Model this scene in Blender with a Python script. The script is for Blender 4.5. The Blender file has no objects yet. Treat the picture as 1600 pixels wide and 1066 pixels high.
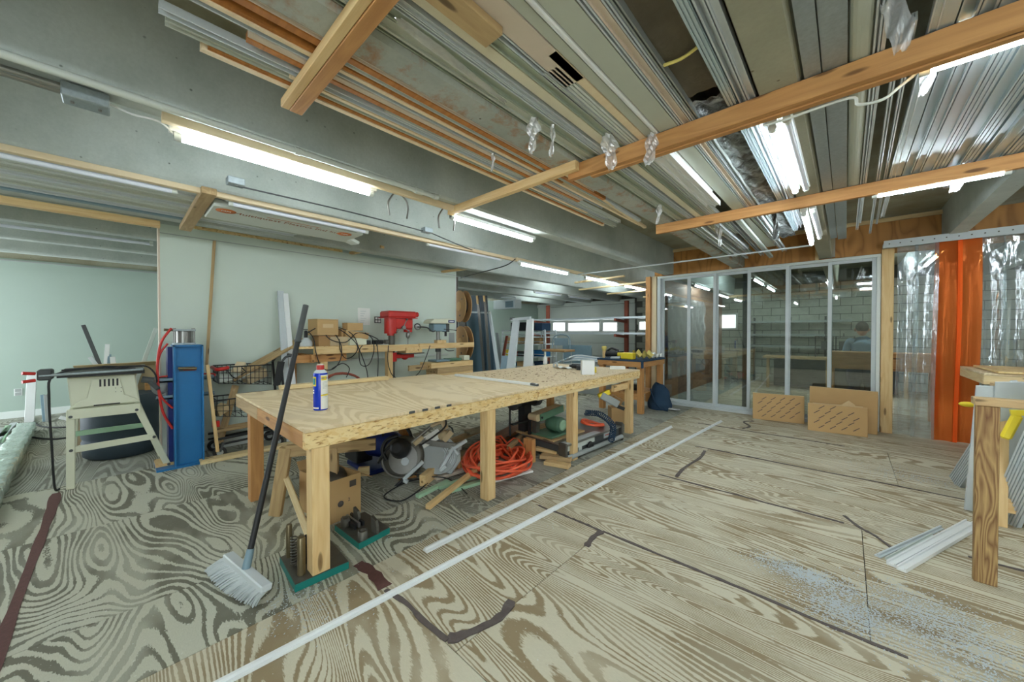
import bpy, math, random
from mathutils import Vector, Matrix
random.seed(7)
R = random.random
def U(a, b): return a + (b - a) * R()
SC = bpy.context.scene
COL = SC.collection
# ------------------------------------------------------------ camera, light, exposure
FPX, PCX, PCY, HC = 566.0, 800.0, 526.0, 1.35
PITCH = math.radians(-0.7)
TH = math.atan(522 / 566.0)
cam_d = bpy.data.cameras.new('camera'); cam = bpy.data.objects.new('camera', cam_d); COL.objects.link(cam)
cam.location = (0, 0, HC); cam.rotation_euler = (math.pi / 2 + PITCH, 0, TH)
cam_d.sensor_width = 36; cam_d.lens = FPX / 1600 * 36; cam_d.shift_y = -7 / 1600; cam_d.clip_start = .02; cam_d.clip_end = 200
SC.camera = cam
SC.view_settings.view_transform = 'Standard'; SC.view_settings.look = 'None'
SC.view_settings.exposure = 2.1; SC.view_settings.gamma = 1; SC.view_settings.use_curve_mapping = False
w = bpy.data.worlds.new('world'); SC.world = w; w.use_nodes = True
w.node_tree.nodes['Background'].inputs[0].default_value = (.88, .95, 1, 1)
w.node_tree.nodes['Background'].inputs[1].default_value = 1.7
TUBE_POWER = 14.0
# ------------------------------------------------------------ pixel -> place helpers (1600x1066)
_c, _s = math.cos(TH), math.sin(TH)
_fw = Vector((-_s * math.cos(PITCH), _c * math.cos(PITCH), math.sin(PITCH))); _rt = Vector((_c, _s, 0)); _up = _rt.cross(_fw)
def on(px, py, **k):
    d = _fw + _rt * ((px - PCX) / FPX) + _up * ((PCY - py) / FPX)
    (a, v), = k.items(); i = 'xyz'.index(a); o = Vector((0, 0, HC)); t = (v - o[i]) / d[i]
    return o + d * t
def V(*a): return Vector(a)
# ------------------------------------------------------------ materials
def C(r, g, b):
    f = lambda c: ((c / 255 + .055) / 1.055) ** 2.4 if c > 10 else c / 255 / 12.92
    return (f(r), f(g), f(b), 1)
class NT:
    def __init__(s, name):
        s.m = bpy.data.materials.new(name); s.m.use_nodes = True; s.t = s.m.node_tree
        s.b = s.t.nodes['Principled BSDF']; s.o = s.t.nodes['Material Output']
    def n(s, typ, inp={}, **props):
        x = s.t.nodes.new('ShaderNode' + typ)
        for k, v in props.items(): setattr(x, k, v)
        for k, v in inp.items():
            if isinstance(v, bpy.types.NodeSocket): s.t.links.new(v, x.inputs[k])
            else: x.inputs[k].default_value = v
        return x
    def l(s, a, b): s.t.links.new(a, b)
    def math(s, op, a, b=0.0, c=0.0):
        return s.n('Math', {0: a, 1: b, 2: c}, operation=op).outputs[0]
    def ramp(s, fac, stops, interp='LINEAR'):
        x = s.n('ValToRGB', {0: fac}); cr = x.color_ramp; cr.interpolation = interp
        while len(cr.elements) < len(stops): cr.elements.new(.5)
        for e, (p, c) in zip(cr.elements, stops): e.position = p; e.color = c
        return x.outputs[0]
    def mix(s, fac, a, b, mode='MIX'):
        x = s.n('Mix', data_type='RGBA', blend_type=mode)
        for k, v in ((0, fac), (6, a), (7, b)):
            if isinstance(v, bpy.types.NodeSocket): s.l(v, x.inputs[k])
            else: x.inputs[k].default_value = v
        return x.outputs[2]
    def coord(s, scale=(1, 1, 1), rnd=True):
        tc = s.n('TexCoord').outputs['Object']
        if rnd:
            oi = s.n('ObjectInfo').outputs['Random']
            off = s.n('CombineXYZ', {0: s.math('MULTIPLY', oi, 37.0), 1: s.math('MULTIPLY', oi, 91.0), 2: s.math('MULTIPLY', oi, 53.0)}).outputs[0]
            tc = s.n('VectorMath', {0: tc, 1: off}, operation='ADD').outputs[0]
        return s.n('Mapping', {0: tc, 'Scale': scale}).outputs[0]
    def noise(s, vec, scale, detail=3, rough=.55, dist=0.0):
        return s.n('TexNoise', {'Vector': vec, 'Scale': scale, 'Detail': detail, 'Roughness': rough, 'Distortion': dist}).outputs[0]
    def bump(s, h, strength=.3, dist=.01):
        s.l(s.n('Bump', {'Height': h, 'Strength': strength, 'Distance': dist}).outputs[0], s.b.inputs['Normal'])
    def base(s, c): s.l(c, s.b.inputs['Base Color'])
    def set(s, rough=.6, metal=0.0, **k):
        s.b.inputs['Roughness'].default_value = rough; s.b.inputs['Metallic'].default_value = metal
        for a, v in k.items(): s.b.inputs[a].default_value = v
        return s
def dim(c, f): return (c[0] * f, c[1] * f, c[2] * f, 1)
def plain(name, col, rough=.55, metal=0.0, vary=.12, scale=9.0, bump=0.0, **k):
    m = NT(name); v = m.coord(); f = m.noise(v, scale, 4)
    m.base(m.mix(f, dim(col, 1 - vary), dim(col, 1 + vary))); m.set(rough, metal, **k)
    if bump: m.bump(m.noise(v, scale * 5, 3), bump, .004)
    return m.m
def wood(name, light, dark, rough=.65, knots=True, contrast=.55, rings=9.0):
    m = NT(name); v = m.coord((.9, 9, 9)); f = m.noise(v, 1.6, 2, .5, .4)
    rings = m.math('PINGPONG', m.math('MULTIPLY', f, rings), 1.0)
    fine = m.noise(m.coord((4, 90, 90)), 3, 2)
    g = m.math('MULTIPLY', m.math('ADD', m.math('MULTIPLY', rings, .7), m.math('MULTIPLY', fine, .5)), contrast)
    col = m.mix(g, light, dark)
    if knots:
        k = m.n('TexVoronoi', {'Vector': m.coord((2.2, 9, 9)), 'Scale': 1.3}).outputs['Distance']
        col = m.mix(m.ramp(k, [(.0, (1, 1, 1, 1)), (.12, (.8, .8, .8, 1)), (.17, (0, 0, 0, 1))]), col, dim(dark, .35))
    col = m.mix(m.noise(m.coord((.5, 2, 2)), 2, 3), col, dim(dark, .9), 'MIX') if contrast > .6 else col
    m.base(col); m.set(rough); m.bump(fine, .15, .002); return m.m
M = {}
M['pine'] = wood('pine', C(234, 206, 152), C(202, 154, 92))
M['pine_pale'] = wood('pine_pale', C(232, 214, 168), C(206, 170, 112))
M['pine_orange'] = wood('pine_orange', C(208, 156, 96), C(158, 104, 54))
M['pine_dull'] = wood('pine_dull', C(200, 172, 126), C(150, 118, 76))
M['wood_dark'] = wood('wood_dark', C(150, 98, 52), C(92, 56, 30))
M['wood_grey'] = wood('wood_grey', C(168, 160, 132), C(120, 104, 76))
M['weathered'] = wood('weathered', C(240, 206, 136), C(104, 62, 30), contrast=.9, rings=26.0)
M['trim_brown'] = wood('trim_brown', C(196, 130, 62), C(140, 84, 36), knots=False)
M['cream_wood'] = wood('cream_wood', C(236, 218, 184), C(216, 188, 140), knots=False, contrast=.35)
# plywood floor with flowing contour grain
def floor_ply(name, light, dark, stain, freq, sc, thr=(.42, .6)):
    m = NT(name); v = m.coord(sc)
    n1 = m.noise(v, 1.0, 1.6, .45, .6)
    warp = m.noise(m.coord((3, 9, 3)), 3, 3)
    val = m.math('ADD', m.math('MULTIPLY', n1, freq), m.math('MULTIPLY', warp, .55))
    band = m.math('PINGPONG', val, 1.0)
    wid = m.math('MULTIPLY', m.math('SUBTRACT', m.noise(m.coord((.9, 2.4, 1)), 2.0, 3), .5), 1.5)
    edge = m.math('ADD', m.math('SUBTRACT', band, wid), m.math('MULTIPLY', m.math('SUBTRACT', m.noise(m.coord((14, 60, 20)), 3, 3), .5), .8))
    g = m.ramp(edge, [(thr[0], (0, 0, 0, 1)), (thr[1], (1, 1, 1, 1))])
    patch = m.ramp(m.noise(m.coord((.5, 1.4, 1)), 2.2, 3), [(.36, (.4, .4, .4, 1)), (.52, (1, 1, 1, 1))])
    g2 = m.mix(1.0, g, patch, 'MULTIPLY')
    col = m.mix(g2, light, dark)
    fine = m.noise(m.coord((25, 160, 60)), 3, 3)
    col = m.mix(m.math('MULTIPLY', fine, .35), col, dim(dark, .8))
    st = m.ramp(m.noise(m.n('TexCoord').outputs['Object'], 1.1, 5, .6), [(.5, (0, 0, 0, 1)), (.74, (.4, .4, .4, 1))])
    col = m.mix(st, col, stain)
    sp = m.ramp(m.noise(m.coord((1, 1, 1)), 70, 2), [(.7, (0, 0, 0, 1)), (.76, (.7, .7, .7, 1))])
    col = m.mix(sp, col, C(214, 216, 206))
    m.base(col); m.set(.72); m.bump(g2, .25, -.002); return m.m
M['floor_right'] = floor_ply('floor_right', C(214, 208, 184), C(148, 130, 98), C(190, 190, 172), 120, (.3, 2.0, 1))
M['floor_left'] = floor_ply('floor_left', C(204, 204, 184), C(114, 112, 95), C(170, 174, 160), 74, (.5, 1.6, 1), (.52, .6))
M['floor_dirty'] = floor_ply('floor_dirty', C(178, 180, 166), C(118, 118, 106), C(204, 208, 200), 110, (.4, 2.2, 1))
M['under'] = plain('under', C(58, 50, 46), .9)
M['tape'] = plain('tape', C(96, 62, 56), .8, vary=.3, scale=60, bump=.3)
M['tape_dark'] = plain('tape_dark', C(92, 82, 78), .7, vary=.35, scale=30, bump=.4)
def concrete(name, a, b, dark, rust=False):
    m = NT(name); v = m.coord((1, 1, 1), False)
    f = m.noise(v, 1.6, 6, .62)
    col = m.mix(m.ramp(f, [(.3, (0, 0, 0, 1)), (.7, (1, 1, 1, 1))]), a, b)
    pits = m.ramp(m.n('TexVoronoi', {'Vector': v, 'Scale': 14.0}).outputs['Distance'], [(.0, (1, 1, 1, 1)), (.06, (.8, .8, .8, 1)), (.11, (0, 0, 0, 1))])
    sel = m.ramp(m.noise(v, 5, 2), [(.5, (0, 0, 0, 1)), (.6, (1, 1, 1, 1))])
    col = m.mix(m.mix(1.0, pits, sel, 'MULTIPLY'), col, dark)
    col = m.mix(m.math('MULTIPLY', m.noise(v, 60, 3), .25), col, dark)
    if rust:
        col = m.mix(m.ramp(m.noise(v, 7, 5, .7), [(.5, (0, 0, 0, 1)), (.66, (.75, .75, .75, 1))]), col, rust)
    m.base(col); m.set(.85); m.bump(m.noise(v, 30, 5), .25, .006); return m.m
M['concrete'] = concrete('concrete', C(172, 182, 176), C(204, 212, 206), C(90, 96, 90))
M['deck'] = concrete('deck', C(140, 134, 108), C(178, 180, 160), C(80, 72, 56))
M['stem_rust'] = concrete('stem_rust', C(160, 168, 160), C(196, 200, 190), C(80, 74, 60), C(160, 110, 60))
M['stem_speckle'] = concrete('stem_speckle', C(160, 160, 140), C(180, 178, 156), C(96, 88, 66))
M['drywall'] = plain('drywall', C(206, 218, 206), .6, vary=.03, scale=2)
M['drywall_left'] = plain('drywall_left', C(164, 182, 171), .4, vary=.04, scale=2)
M['trim_white'] = plain('trim_white', C(222, 230, 226), .45, vary=.03)
M['white'] = plain('white', C(232, 235, 234), .35, vary=.03)
M['white_dull'] = plain('white_dull', C(205, 212, 205), .5, vary=.05)
M['putty'] = plain('putty', C(188, 194, 180), .5, vary=.05, scale=3)
M['cream'] = plain('cream', C(220, 214, 188), .5, vary=.06, scale=5)
M['pinkish'] = plain('pinkish', C(214, 200, 182), .6, vary=.06, scale=5)
M['sage'] = plain('sage', C(160, 170, 152), .5, vary=.06, scale=5)
M['grey'] = plain('grey', C(160, 166, 164), .5, vary=.06)
M['lightgrey'] = plain('lightgrey', C(198, 206, 208), .45, vary=.05)
M['alu'] = plain('alu', C(208, 216, 220), .32, .45, vary=.06, scale=4)
M['alu_dull'] = plain('alu_dull', C(168, 176, 172), .42, .6, vary=.08, scale=4)
M['mill'] = plain('mill', C(198, 214, 220), .26, .55, vary=.06, scale=3)
M['bronze'] = plain('bronze', C(84, 80, 74), .4, .5, vary=.1)
M['galv'] = plain('galv', C(165, 176, 180), .45, .6, vary=.25, scale=60)
M['black'] = plain('black', C(28, 30, 32), .5, vary=.1)
M['black_gloss'] = plain('black_gloss', C(24, 26, 30), .2, vary=.1)
M['darkgrey'] = plain('darkgrey', C(70, 74, 74), .5, vary=.15)
M['iron'] = plain('iron', C(96, 94, 86), .45, .5, vary=.25, scale=20)
M['steel'] = plain('steel', C(150, 150, 146), .35, .8, vary=.15, scale=20)
M['brassy'] = plain('brassy', C(128, 116, 88), .35, .7, vary=.2, scale=20)
M['blue'] = plain('blue', C(38, 118, 176), .35, vary=.08)
M['blue_dark'] = plain('blue_dark', C(20, 42, 112), .3, vary=.1)
M['navy'] = plain('navy', C(34, 62, 88), .85, vary=.15, bump=.3)
M['blue_grey'] = plain('blue_grey', C(122, 148, 160), .5, vary=.1)
M['slate'] = plain('slate', C(58, 72, 82), .6, vary=.12)
M['slate_blue'] = plain('slate_blue', C(66, 92, 106), .6, vary=.1)
M['teal'] = plain('teal', C(20, 122, 112), .45, vary=.1)
M['red'] = plain('red', C(198, 44, 36), .35, vary=.1)
M['red_rust'] = plain('red_rust', C(150, 78, 58), .7, vary=.2)
M['orange'] = plain('orange', C(246, 104, 66), .45, vary=.05)
M['yellow'] = plain('yellow', C(232, 208, 44), .5, vary=.08)
M['mustard'] = plain('mustard', C(214, 196, 110), .8, vary=.2, scale=20, bump=.4)
M['green'] = plain('green', C(84, 122, 98), .5, vary=.15)
M['green_pale'] = plain('green_pale', C(168, 206, 172), .5, vary=.12)
M['beige'] = plain('beige', C(218, 220, 196), .5, vary=.04)
M['tan'] = plain('tan', C(196, 176, 140), .6, vary=.12)
M['card'] = plain('card', C(200, 164, 112), .8, vary=.07, scale=6)
M['card_dark'] = plain('card_dark', C(172, 134, 88), .8, vary=.08, scale=6)
M['card_pale'] = plain('card_pale', C(214, 188, 142), .8, vary=.07, scale=6)
M['print'] = plain('print', C(92, 84, 78), .8, vary=.05)
M['paper'] = plain('paper', C(235, 236, 230), .8, vary=.03)
M['ink_blue'] = plain('ink_blue', C(30, 60, 170), .4, vary=.05)
M['can_blue'] = plain('can_blue', C(16, 56, 190), .25, vary=.04)
M['rust_orange'] = plain('rust_orange', C(196, 110, 50), .8, vary=.1)
M['rust_brown'] = plain('rust_brown', C(150, 84, 52), .8, vary=.1)
M['skin'] = plain('skin', C(196, 148, 120), .6, vary=.05)
M['shirt'] = plain('shirt', C(160, 190, 214), .8, vary=.05)
M['hair'] = plain('hair', C(62, 52, 44), .8, vary=.2)
M['jeans'] = plain('jeans', C(52, 66, 92), .8, vary=.1)
def sheet_wood(name, a, b, freq, sc):
    m = NT(name); n1 = m.noise(m.coord(sc), 1.0, 1.5, .4, .7)
    band = m.math('PINGPONG', m.math('MULTIPLY', n1, freq), 1.0)
    col = m.mix(m.math('POWER', band, 2.5), a, b)
    kn = m.n('TexVoronoi', {'Vector': m.coord((3, 3, 2.2)), 'Scale': 1.6}).outputs['Distance']
    col = m.mix(m.ramp(kn, [(.03, (1, 1, 1, 1)), (.08, (0, 0, 0, 1))]), col, dim(b, .25))
    col = m.mix(m.noise(m.coord((2, 2, 2)), 2, 4), col, dim(a, .8)); m.base(col); m.set(.6); return m.m
M['ply_infill'] = sheet_wood('ply_infill', C(206, 148, 80), C(126, 76, 34), 14, (4, 4, .8))
M['ply_dark'] = sheet_wood('ply_dark', C(156, 118, 92), C(104, 74, 56), 12, (.7, .7, 3))
M['ply_top'] = floor_ply('ply_top', C(232, 212, 174), C(212, 188, 146), C(224, 210, 182), 60, (1.6, .3, 1))
def osb(name, a, b, c):
    m = NT(name); v = m.coord((1, 3, 3))
    vo = m.n('TexVoronoi', {'Vector': m.n('Mapping', {0: v, 'Scale': (14, 9, 9)}).outputs[0], 'Scale': 1.6, 'Randomness': 1.0}).outputs['Color']
    x = m.n('SeparateColor', {0: vo}).outputs[0]
    col = m.mix(x, a, b); col = m.mix(m.ramp(m.noise(m.coord((6, 20, 20)), 4, 3), [(.56, (0, 0, 0, 1)), (.66, (1, 1, 1, 1))]), col, c)
    m.base(col); m.set(.7); return m.m
M['osb'] = osb('osb', C(236, 212, 158), C(222, 186, 122), C(168, 124, 70))
M['osb_pale'] = osb('osb_pale', C(226, 206, 170), C(214, 190, 150), C(176, 150, 110))
def glassy(name, tint, gloss_col=(1, 1, 1, 1), rough=.02, transp=.8, refl=.06, bumpy=0, film=0.0):
    m = NT(name); t = m.n('BsdfTransparent', {0: tint}); g = m.n('BsdfGlossy', {0: gloss_col, 'Roughness': rough})
    lw = m.n('Fresnel', {'IOR': 1.5}); fac = m.math('ADD', m.math('MULTIPLY', lw.outputs[0], 1.0), refl)
    if bumpy:
        bp = m.n('Bump', {'Height': m.noise(m.coord((1, 1, .25)), 9, 3), 'Strength': bumpy, 'Distance': .05})
        m.l(bp.outputs[0], g.inputs['Normal'])
    x = m.n('MixShader', {0: fac}); m.l(t.outputs[0], x.inputs[1]); m.l(g.outputs[0], x.inputs[2])
    out = x.outputs[0]
    if film:
        d = m.n('BsdfDiffuse', {0: gloss_col}); y = m.n('MixShader', {0: film}); m.l(out, y.inputs[1]); m.l(d.outputs[0], y.inputs[2]); out = y.outputs[0]
    m.l(out, m.o.inputs[0]); return m.m
M['glass'] = glassy('glass', (.72, .78, .77, 1), refl=.07)
M['clear_film'] = glassy('clear_film', (.93, .95, .95, 1), rough=.15, refl=.12, bumpy=1.0, film=.25)
M['wrap_dull'] = glassy('wrap_dull', (.8, .86, .83, 1), (.75, .82, .78, 1), rough=.25, refl=.04, bumpy=1.0, film=.18)
M['pvc_clear'] = glassy('pvc_clear', (.72, .8, .82, 1), (.9, .97, 1, 1), rough=.12, refl=.14, bumpy=.5, film=.12)
M['pvc_orange'] = glassy('pvc_orange', (.92, .28, .06, 1), (1, .6, .4, 1), rough=.12, refl=.08, bumpy=.4, film=.0)
M['pvc_orange'] = glassy('pvc_orange', (.9, .3, .08, 1), (.95, .22, .05, 1), rough=.2, refl=.08, bumpy=.5, film=.32)
M['pvc_orange_solid'] = glassy('pvc_orange_solid', (.95, .3, .06, 1), (1, .16, .03, 1), rough=.2, refl=.06, film=.8)
def foil():
    m = NT('foil'); v = m.coord((1, 1, 1)); f = m.noise(v, 9, 5, .7, 1.2)
    m.base(m.mix(m.ramp(f, [(.4, (0, 0, 0, 1)), (.62, (1, 1, 1, 1))]), C(66, 66, 60), C(168, 176, 176))); m.set(.35, .7); m.bump(m.noise(v, 14, 5, .7, 1), 1.0, .03); return m.m
M['foil'] = foil()
M['insulation'] = plain('insulation', C(92, 84, 68), .6, .2, vary=.4, scale=12, bump=.6)
def emit(name, col, s):
    m = NT(name); m.set(.5); m.b.inputs['Base Color'].default_value = col
    m.b.inputs['Emission Color'].default_value = col; m.b.inputs['Emission Strength'].default_value = s; return m.m
M['tube_on'] = emit('tube_on', (.86, .95, 1, 1), TUBE_POWER)
M['tube_off'] = plain('tube_off', C(226, 232, 244), .25, vary=.02)
M['daylight_pane'] = emit('daylight_pane', (.95, .99, 1, 1), .6)
def blockwall():
    m = NT('block'); v = m.coord(); m.base(m.mix(m.noise(v, 5, 4), C(150, 156, 142), C(196, 198, 184))); m.set(.85); m.bump(m.noise(v, 40, 3), .3, .005); return m.m
M['block'] = blockwall()
M['mortar'] = plain('mortar', C(96, 98, 90), .9)
# ------------------------------------------------------------ mesh builder and objects
class MB:
    def __init__(s): s.v = []; s.f = []; s.sm = []
    def add(s, vs, fs, smooth=False):
        b = len(s.v); s.v += [Vector(v) for v in vs]
        for f in fs: s.f.append(tuple(i + b for i in f)); s.sm.append(smooth)
        return s
    def box(s, x0, x1, y0, y1, z0, z1):
        return s.add([(x0, y0, z0), (x1, y0, z0), (x1, y1, z0), (x0, y1, z0), (x0, y0, z1), (x1, y0, z1), (x1, y1, z1), (x0, y1, z1)],
                     [(0, 3, 2, 1), (4, 5, 6, 7), (0, 1, 5, 4), (1, 2, 6, 5), (2, 3, 7, 6), (3, 0, 4, 7)])
    def obox(s, mat, sx, sy, sz):
        b = MB().box(-sx / 2, sx / 2, -sy / 2, sy / 2, -sz / 2, sz / 2)
        return s.add([mat @ v for v in b.v], b.f)
    def bar(s, p0, p1, w, h, up=(0, 0, 1)):
        p0, p1 = Vector(p0), Vector(p1); return s.obox(frame(p0, p1, up, center=True), (p1 - p0).length, w, h)
    def cyl(s, p0, p1, r, r2=None, n=14, cap=True):
        p0, p1 = Vector(p0), Vector(p1); r2 = r if r2 is None else r2
        d = (p1 - p0).normalized(); a = d.orthogonal().normalized(); b = d.cross(a)
        vs = []
        for p, q in ((p0, r), (p1, r2)):
            for i in range(n):
                t = 2 * math.pi * i / n; vs.append(p + a * (q * math.cos(t)) + b * (q * math.sin(t)))
        s.add(vs, [(i, (i + 1) % n, n + (i + 1) % n, n + i) for i in range(n)], True)
        if cap: s.add(vs, [tuple(range(n - 1, -1, -1)), tuple(range(n, 2 * n))])
        return s
    def tube(s, pts, r, n=7, closed=False, smooth=True, seg=5):
        pts = [Vector(p) for p in pts]
        if smooth and len(pts) > 2: pts = catmull(pts, seg, closed)
        k = len(pts); vs = []; nrm = None
        for i, p in enumerate(pts):
            if closed: d = pts[(i + 1) % k] - pts[i - 1]
            else: d = pts[min(i + 1, k - 1)] - pts[max(i - 1, 0)]
            if d.length < 1e-9: d = V(0, 0, 1)
            d.normalize()
            if nrm is None: nrm = d.orthogonal().normalized()
            nrm = (nrm - d * nrm.dot(d))
            nrm = nrm.normalized() if nrm.length > 1e-6 else d.orthogonal().normalized()
            b = d.cross(nrm); rr = r[i] if isinstance(r, list) else r
            for j in range(n):
                t = 2 * math.pi * j / n; vs.append(p + nrm * (rr * math.cos(t)) + b * (rr * math.sin(t)))
        fs = [(i * n + j, i * n + (j + 1) % n, ((i + 1) % k) * n + (j + 1) % n, ((i + 1) % k) * n + j) for i in range(k if closed else k - 1) for j in range(n)]
        s.add(vs, fs, True)
        if not closed: s.add(vs, [tuple(range(n - 1, -1, -1)), tuple((k - 1) * n + j for j in range(n))])
        return s
    def lathe(s, c, prof, n=20, axis=(0, 0, 1), smooth=True):
        c = Vector(c); d = Vector(axis).normalized(); a = d.orthogonal().normalized(); b = d.cross(a); vs = []
        for r, z in prof:
            for j in range(n):
                t = 2 * math.pi * j / n; vs.append(c + d * z + a * (r * math.cos(t)) + b * (r * math.sin(t)))
        k = len(prof)
        s.add(vs, [(i * n + j, i * n + (j + 1) % n, (i + 1) * n + (j + 1) % n, (i + 1) * n + j) for i in range(k - 1) for j in range(n)], smooth)
        s.add(vs, [tuple(range(n - 1, -1, -1)), tuple((k - 1) * n + j for j in range(n))]); return s
    def prism(s, poly, o, ux, uy, dv):
        o, ux, uy, dv = Vector(o), Vector(ux), Vector(uy), Vector(dv); n = len(poly)
        vs = [o + ux * a + uy * b for a, b in poly]; vs += [v + dv for v in vs]
        return s.add(vs, [tuple(range(n - 1, -1, -1)), tuple(range(n, 2 * n))] + [(i, (i + 1) % n, n + (i + 1) % n, n + i) for i in range(n)])
    def ball(s, c, rx, ry=None, rz=None, n=12, m=8):
        ry = ry or rx; rz = rz or rx; c = Vector(c); vs = []
        for i in range(m + 1):
            a = math.pi * i / m
            for j in range(n):
                t = 2 * math.pi * j / n; vs.append(c + V(rx * math.sin(a) * math.cos(t), ry * math.sin(a) * math.sin(t), rz * math.cos(a)))
        return s.add(vs, [(i * n + j, (i + 1) * n + j, (i + 1) * n + (j + 1) % n, i * n + (j + 1) % n) for i in range(m) for j in range(n)], True)
    def grid(s, fn, nu, nv, smooth=True):
        vs = [Vector(fn(i / nu, j / nv)) for i in range(nu + 1) for j in range(nv + 1)]
        return s.add(vs, [(i * (nv + 1) + j, (i + 1) * (nv + 1) + j, (i + 1) * (nv + 1) + j + 1, i * (nv + 1) + j + 1) for i in range(nu) for j in range(nv)], smooth)
def catmull(p, seg, closed=False):
    n = len(p); out = []
    for i in range(n if closed else n - 1):
        if closed: a, b, c, d = p[i - 1], p[i], p[(i + 1) % n], p[(i + 2) % n]
        else: a, b, c, d = p[max(i - 1, 0)], p[i], p[i + 1], p[min(i + 2, n - 1)]
        for k in range(seg):
            t = k / seg
            out.append(.5 * ((2 * b) + (c - a) * t + (2 * a - 5 * b + 4 * c - d) * t * t + (3 * b - a - 3 * c + d) * t ** 3))
    if not closed: out.append(p[-1])
    return out
def frame(p0, p1, up=(0, 0, 1), center=False):
    p0, p1 = Vector(p0), Vector(p1); x = (p1 - p0).normalized(); z = Vector(up)
    y = z.cross(x)
    if y.length < 1e-4: y = V(0, 1, 0).cross(x) if abs(x.y) < .9 else V(1, 0, 0).cross(x)
    y.normalize(); z = x.cross(y); o = (p0 + p1) / 2 if center else p0
    m = Matrix((x, y, z)).transposed().to_4x4(); m.translation = o; return m
WM = {}
def _link(o, parent, world):
    COL.objects.link(o); WM[o.name] = world
    if parent: o.parent = parent; o.matrix_basis = WM[parent.name].inverted() @ world
    else: o.matrix_basis = world
    return o
def tags(o, label=None, cat=None, group=None, kind=None):
    for k, v in (('label', label), ('category', cat), ('group', group), ('kind', kind)):
        if v: o[k] = v
    return o
def mesh_of(name, mb, mat, world=None):
    me = bpy.data.meshes.new(name); vs = mb.v
    if world is not None: inv = world.inverted(); vs = [inv @ v for v in vs]
    me.from_pydata([tuple(v) for v in vs], [], mb.f); me.polygons.foreach_set('use_smooth', mb.sm)
    me.materials.append(mat if not isinstance(mat, str) else M[mat]); me.update(); return me
def obj(name, mb, mat, parent=None, frm=None, bevel=0, **tg):
    """mb in world space; the object's own frame is frm, its parent's place, or its base."""
    if frm is None:
        if parent: frm = Matrix.Translation(WM[parent.name].translation)
        else:
            xs = [v.x for v in mb.v]; ys = [v.y for v in mb.v]
            frm = Matrix.Translation(((min(xs) + max(xs)) / 2, (min(ys) + max(ys)) / 2, min(v.z for v in mb.v)))
    o = bpy.data.objects.new(name, mesh_of(name, mb, mat, frm)); _link(o, parent, frm)
    if bevel:
        b = o.modifiers.new('bevel', 'BEVEL'); b.width = bevel; b.segments = 1; b.limit_method = 'ANGLE'
    return tags(o, **tg)
def thing(name, label, cat, loc=(0, 0, 0), group=None, kind=None, rz=0):
    o = bpy.data.objects.new(name, None); o.empty_display_size = .1
    _link(o, None, Matrix.Translation(loc) @ Matrix.Rotation(rz, 4, 'Z')); return tags(o, label, cat, group, kind)
def board(name, p0, p1, w, h, mat, parent=None, up=(0, 0, 1), bevel=.003, **tg):
    """a bar with its own frame, grain along its length; p0-p1 = centre line"""
    f = frame(p0, p1, up); L = (Vector(p1) - Vector(p0)).length
    mb = MB().box(0, L, -w / 2, w / 2, -h / 2, h / 2); mb.v = [f @ v for v in mb.v]
    return obj(name, mb, mat, parent, f, bevel, **tg)
def slab(name, x0, x1, y0, y1, z0, z1, mat, parent=None, bevel=.003, **tg):
    d = (x1 - x0, y1 - y0, z1 - z0); c = ((x0 + x1) / 2, (y0 + y1) / 2, (z0 + z1) / 2); a = d.index(max(d))
    if a == 0: return board(name, (x0, c[1], c[2]), (x1, c[1], c[2]), d[1], d[2], mat, parent, (0, 0, 1), bevel, **tg)
    if a == 1: return board(name, (c[0], y0, c[2]), (c[0], y1, c[2]), d[0], d[2], mat, parent, (0, 0, 1), bevel, **tg)
    return board(name, (c[0], c[1], z0), (c[0], c[1], z1), d[0], d[1], mat, parent, (0, 1, 0), bevel, **tg)
def text(name, body, mat, world, size, parent, extrude=.0004, align='CENTER'):
    cu = bpy.data.curves.new(name, 'FONT'); cu.body = body; cu.size = size; cu.align_x = align; cu.align_y = 'CENTER'; cu.extrude = extrude; cu.resolution_u = 2
    cu.materials.append(M[mat]); o = bpy.data.objects.new(name, cu); COL.objects.link(o); bpy.context.view_layer.update()
    me = bpy.data.meshes.new_from_object(o.evaluated_get(bpy.context.evaluated_depsgraph_get())); bpy.data.objects.remove(o)
    o = bpy.data.objects.new(name, me); return _link(o, parent, world)
def copy_tree(o, parent=None, delta=None, label=None):
    """copy a thing with its parts; delta = world matrix applied to the copy"""
    c = o.copy(); COL.objects.link(c)
    for k in list(c.keys()):
        pass
    W = WM[o.name]
    if parent: c.parent = parent; WM[c.name] = WM[parent.name] @ o.matrix_basis
    else: WM[c.name] = (delta @ W) if delta else W; c.matrix_basis = WM[c.name]
    if label: c['label'] = label
    for ch in list(KIDS(o)): copy_tree(ch, c)
    return c
def KIDS(o): return [x for x in COL.objects if x.parent == o]
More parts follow.
